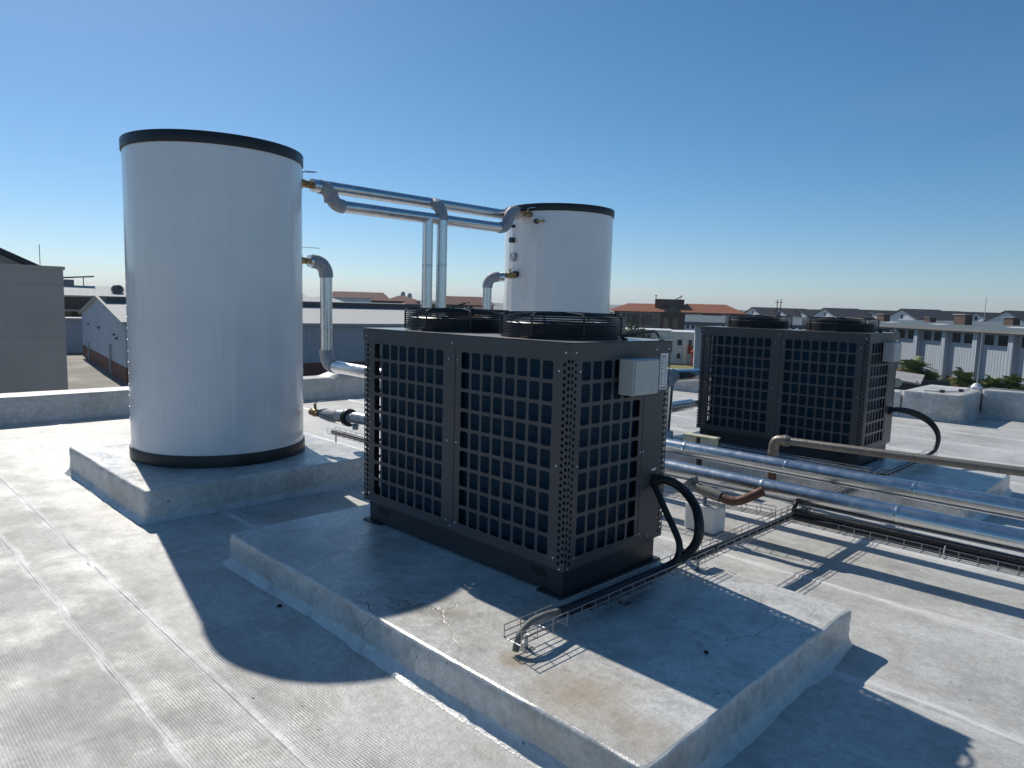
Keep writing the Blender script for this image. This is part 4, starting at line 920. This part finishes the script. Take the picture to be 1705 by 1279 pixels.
# big shed at the right: brick base, blue white sheet wall, windows under the eave
wd = Vector((.7334, -.6798))
t = tag(empty("industrial_shed", (-8.906, 60.644, GZ), math.atan2(wd.y, wd.x)), "big blue white shed with a row of dark windows and brick base, at right", "shed")
X0, X1, EVE = -56, 14, 4.72
wbox(t, "brick_base", M['brick'], (X0, 0, 0), (X1, 20, .93)); wbox(t, "wall", M['sheetl'], (X0, .06, .93), (X1, 20, EVE-.02))
mb = MB(); mb.prism([(X0-.3, -.55, EVE-.02), (X1, -.55, EVE-.02), (X1, 36, EVE+.42), (X0-.3, 36, EVE+.42)], (0, 0, .14)); mb.build("roof", M['roofb'], t)
wbox(t, "gutter", M['greyfr'], (X0-.3, -.72, EVE-.06), (X1, -.56, EVE+.12))
bays = [-1.62+3.72*(1-i) for i in range(-3, 8)]
for x in bays:
    wbox(t, "pilaster", M['sheetl'], (x+.12, -.34, .0), (x+.62, .06, EVE-.04))
    mb = MB(); mb.tube([(x, -.12, 0), (x, -.12, EVE-.05)], .06, 8); mb.build("downpipe", M['white'], t)
    for k in (.95, 2.35): window(t, x+k, EVE-1.0, 1.02, .78, .06, fr='sheetl')
for x in (-34, -25, -14): 
    for k in range(3): wbox(t, "roof_patch", M['white'], (x-k*1.3, 9+k*1.2, EVE+.235+k*.0145), (x+2.2-k*1.3, 9.5+k*1.2, EVE+.262+k*.0145))
for i, (lx, ly) in enumerate(((-38.8, 12), (-38.7, 18), (-24.1, 12), (-25.0, 18))):
    wpt = t.matrix_basis @ Vector((lx, ly, EVE+.3)) if False else Vector((-8.906, 60.644, GZ)) + Matrix.Rotation(math.atan2(wd.y, wd.x), 3, 'Z') @ Vector((lx, ly, EVE+.45*(ly/36)+.05))
    v = tag(empty("roof_vent", wpt, math.atan2(wd.y, wd.x)), ["squat brown roof vent nearest the far heat pump", "small brown roof vent second from the far heat pump", "tallest brown roof vent, before the middle houses", "brown roof vent near the right edge"][i], "roof vent", "roof vents on the right-hand shed")
    s_ = (1.0, .7, 1.15, .9)[i]; mb = MB(); mb.box((-.75*s_, -.4, 0), (.75*s_, .4, .95*s_)); mb.build("box", M['brown'], v); wbox(v, "cap", M['cap'], (-.85*s_, -.5, .95*s_), (.85*s_, .5, 1.03*s_))
# carport with a round sign
t = tag(empty("carport", (-12.6, 44.6, GZ), .2), "small grey carport roof with dark shade beneath, right of the far heat pump", "carport")
mb = MB(); mb.prism([(-1.4, -1.6, 2.2), (1.3, -1.6, 1.95), (1.3, 1.8, 2.2), (-1.4, 1.8, 2.45)], (0, 0, .1)); mb.build("roof", M['cap'], t)
for (x, y) in ((-1.2, -1.4), (1.1, -1.4), (-1.2, 1.6), (1.1, 1.6)): mb = MB(); mb.tube([(x, y, 0), (x, y, 2.15)], .05, 6); mb.build("post", M['darkclad'], t)
wbox(t, "back_wall", M['darkclad'], (-1.4, 1.7, 0), (2.6, 1.8, 2.0))
t = tag(empty("round_sign", (-12.1, 42.9, GZ), .28), "round pale disc sign on a post under the carport edge", "sign")
mb = MB(); mb.tube([(0, .03, 2.02), (0, -.03, 2.02)], .26, 20); mb.build("disc", M['ivory'], t); mb = MB(); mb.tube([(0, .06, 0), (0, .06, 2.0)], .035, 6); mb.build("post", M['darkclad'], t)

# row of white gabled houses
def gable_house(label, p, sc=1.0, rz=R(62)):
    """origin at the near gable's foot centre, local +X along the ridge (away)"""
    t = tag(empty("gabled_house", (*p, GZ), rz), label, "house", "white gabled houses on the skyline"); w, L_, h, rh = 7.4*sc, 8.6*sc, 5.35, 1.75*sc
    mb = MB(); mb.prism([(0, -w/2, 0), (0, w/2, 0), (0, w/2, h), (0, 0, h+rh-.1), (0, -w/2, h)], (L_, 0, 0)); mb.build("wall", M['housew'], t)
    for s_ in (-1, 1):
        mb = MB(); e = .45; zz = e*rh/(w/2)
        mb.prism([(-.35, 0, h+rh), (-.35, s_*(w/2+e), h-zz), (-.35, s_*(w/2+e), h-zz-.18), (-.35, 0, h+rh-.18)][::s_], (L_+.7, 0, 0)); mb.build("roof", M['slate'], t)
    for (y, z, a, b) in ((-.25, 5.3, .5, .8), (-2.2, 2.9, 1.3, 1.1), (1.0, 2.9, 1.3, 1.1)): wbox(t, "window", M['glass'], (-.05, y, z), (.04, y+a, z+b))
    for x in (1.2, 3.4, 5.9): wbox(t, "window", M['glass'], (x, -w/2-.05, 2.9), (x+1.1, -w/2+.04, 4.1))
    wbox(t, "porch", M['brown'], (5.0, -w/2-1.2, 0), (6.6, -w/2, 2.6))
    return t
HP = [(-86.1, 177.4), (-76.7, 172.3), (-70.0, 168.7), (-62.7, 164.8), (-56.8, 161.6), (-50.8, 158.4), (-43.8, 154.7), (-38.7, 152.0), (-34.6, 149.7), (-29.6, 147.1), (-24.7, 144.4), (-20.6, 142.2)]
places = ["half hidden by the terracotta building", "behind the left pole of the two timber poles", "small house in the dip, above the gap between the far fans", "tall house above the right fan of the far heat pump", "just right of the far heat pump's right fan", "above the lead of the far heat pump", "tall house above the squat brown roof vent", "left of the tallest brown roof vent", "directly above the tallest brown roof vent", "right of the tallest brown roof vent, set low", "tall house left of the lightning rod's tip side", "cut by the right edge of the picture"]
for i, p in enumerate(HP):
    k_ = 1+((0, 9, 15, 0, 9, 15, 0, 9, 17, 15, 0, 9)[i])/math.hypot(*p); p = (p[0]*k_, p[1]*k_)
    sc = (1, .95, .85, 1.05, .95, .92, 1.08, .98, .95, .9, 1.05, 1)[i]
    gable_house("white gabled house, " + places[i] if len(("white gabled house, "+places[i]).split()) <= 16 else "white gabled house", p, sc)
for i, x in enumerate(((-69.6, 155.1), (-68.9, 155.4))):
    t = tag(empty("utility_pole", (*x, GZ)), ["left of the two thin timber poles over the far heat pump", "right, taller of the two thin timber poles over the far heat pump"][i], "pole", "timber poles")
    mb = MB(); mb.tube([(0, 0, 0), (0, 0, 8.7+.2*i)], [.13, .09], 6); mb.build("pole", M['wood'], t); wbox(t, "crossarm", M['wood'], (-.5, -.05, 8.0), (.5, .05, 8.12))

# trees and palms
def make_tree(h, r, m, seed, n=900, leaf=.22):
    rnd = random.Random(seed); root = empty("tree"); tr = MB(); tr.tube([(0, 0, 0), (.05, .02, h*.3), (0, .05, h*.55)], [.16, .12, .07], 7)
    tips = []
    for i in range(9):
        a = rnd.uniform(0, 6.28); rr = r*rnd.uniform(.35, .85); z = h*rnd.uniform(.45, .9); tip = (rr*math.cos(a), rr*math.sin(a), z); tips.append(tip)
        tr.tube([(0, 0, h*rnd.uniform(.25, .5)), (tip[0]*.5, tip[1]*.5, z-.25*h*.4), tip], [.07, .045, .015], 5)
    tips.append((0, 0, h*.92)); tr.build("trunk", M['bark'], root); cr = MB()
    for i in range(n):
        c = tips[rnd.randrange(len(tips))]; q = Vector((rnd.gauss(0, 1), rnd.gauss(0, 1), rnd.gauss(0, .8))); q = q.normalized()*(rnd.random()**.5)*r*.48
        p = Vector(c)+q; a = Vector((rnd.gauss(0, 1), rnd.gauss(0, 1), rnd.gauss(0, 1))).normalized()*leaf*rnd.uniform(.6, 1.4); b = a.orthogonal().normalized()*leaf*rnd.uniform(.4, .8)
        cr.add([p-a, p-b*.9, p+a, p+b], [(0, 1, 2, 3)])
    cr.build("crown", M[m], root); return root
TR = [make_tree(4.6, 2.4, 'leafd', 1), make_tree(3.9, 2.2, 'leaf', 2)]
used_t = [False, False]
def put_tree(k, x, y, s, label, rz=0):
    o = TR[k] if not used_t[k] else copy_tree(TR[k]); used_t[k] = True
    o.location = (x, y, GZ); o.scale = (s, s, s); o.rotation_euler = (0, 0, rz); tag(o, label, "tree", "trees between the buildings")
put_tree(0, -107, 74.5, 1.05, "dark tree left of the silos before the brown house", 1)
put_tree(1, -101, 79.5, 1.1, "bushy tree under the silos", 2)
put_tree(0, -67.2, 59.5, 1.12, "dark tree right of the upright pipes, before the long brown house", 3)
put_tree(1, -64.3, 62.6, 1.15, "olive tree left of the far tank's pipe", 4)
put_tree(0, -71.5, 56.5, 1.02, "dark tree hidden partly by the upright pipes", 5)
put_tree(1, -112, 66.2, 1.45, "tree beside the single pipe right of the big tank", 1.5)
put_tree(1, -44.8, 64.2, .95, "yellowish tree at the right of the near fan guard", 2.5)
put_tree(0, -34.6, 63.6, .75, "small tree by the sign board, left of the far heat pump", .5)
for i, (x, y, s) in enumerate(((-150, 120, 1.2), (-142, 126, 1.1), (-118, 92.5, 1.1), (-160, 70, 1.4), (-128, 60, 1.2), (-86, 118, 1.3), (-90, 112, 1.25), (-95, 190, 1.4), (-60, 182, 1.3), (-40, 168, 1.2), (-22, 160, 1.2))):
    put_tree(i % 2, x, y, s, ["tree on the skyline behind the silos", "tree on the skyline right of the silos", "tree at the join of the two brown houses", "tree on the skyline far behind the big tank", "tree left of the white block", "tree behind the terracotta building's left end", "second tree behind the terracotta building's left end", "tree behind the leftmost white gabled houses", "tree behind the middle white gabled houses", "tree behind the right white gabled houses", "tree behind the rightmost white gabled houses"][i], i)
def make_palm(seed):
    rnd = random.Random(seed); root = empty("palm"); tr = MB(); tr.tube([(0, 0, 0), (.03, 0, 1.0), (0, .03, 1.9)], [.15, .11, .10], 8); tr.build("trunk", M['bark'], root); cr = MB()
    for i in range(76):
        a = rnd.uniform(0, 6.28); el = rnd.uniform(-.5, 1.25); L_ = rnd.uniform(.85, 1.25); d = Vector((math.cos(a)*math.cos(el), math.sin(a)*math.cos(el), math.sin(el)))
        base = Vector((0, 0, 1.55+rnd.uniform(-.15, .35))); s = d.cross(Vector((0, 0, 1))).normalized()
        P_ = [base+d*L_*q-Vector((0, 0, .55*L_*q*q)) for q in (0, .25, .5, .75, 1)]
        for j in range(4):
            for k in range(3):
                for sg in (-1, 1):
                    q0 = P_[j].lerp(P_[j+1], k/3); tp = q0+s*sg*.30*(1-.5*(j+k/3)/4)+d*.16-Vector((0, 0, .06)); cr.add([q0, q0+d*.075, tp], [(0, 1, 2)])
        cr.tube(P_, [.015, .012, .01, .008, .004], 4)
    cr.build("crown", M['palm'], root); return root
PL = make_palm(5)
for i, (x, y, s, lb) in enumerate(((-12.75, 48.3, 1.38, "yellow green palm nearest the far heat pump, before the shed"), (-10.2, 49.0, 1.15, "middle palm before the shed wall"), (-8.75, 49.3, 1.02, "left palm of the merged pair before the shed"), (-7.9, 49.6, 1.08, "right palm of the merged pair before the shed"), (-12.0, 48.9, 1.05, "small dark palm tucked right of the first palm"))):
    o = PL if i == 0 else copy_tree(PL); o.location = (x, y, GZ); o.scale = (s, s, s); o.rotation_euler = (0, 0, i*1.3); tag(o, lb, "palm", "palms before the shed")


# thin air over the far distance
mb = MB(); mb.box((-4200, -600, GZ-1.5), (1200, 4200, 60)); hz = bpy.data.materials.new("haze air"); hz.use_nodes = True
_n = hz.node_tree; _n.nodes.remove(_n.nodes["Principled BSDF"]); _v = _n.nodes.new("ShaderNodeVolumePrincipled"); _v.inputs['Density'].default_value = .00022; _v.inputs['Color'].default_value = (.86, .92, 1, 1); _v.inputs['Anisotropy'].default_value = .2
_n.links.new(_v.outputs[0], _n.nodes["Material Output"].inputs['Volume']); tag(mb.build("haze", hz), kind='stuff')
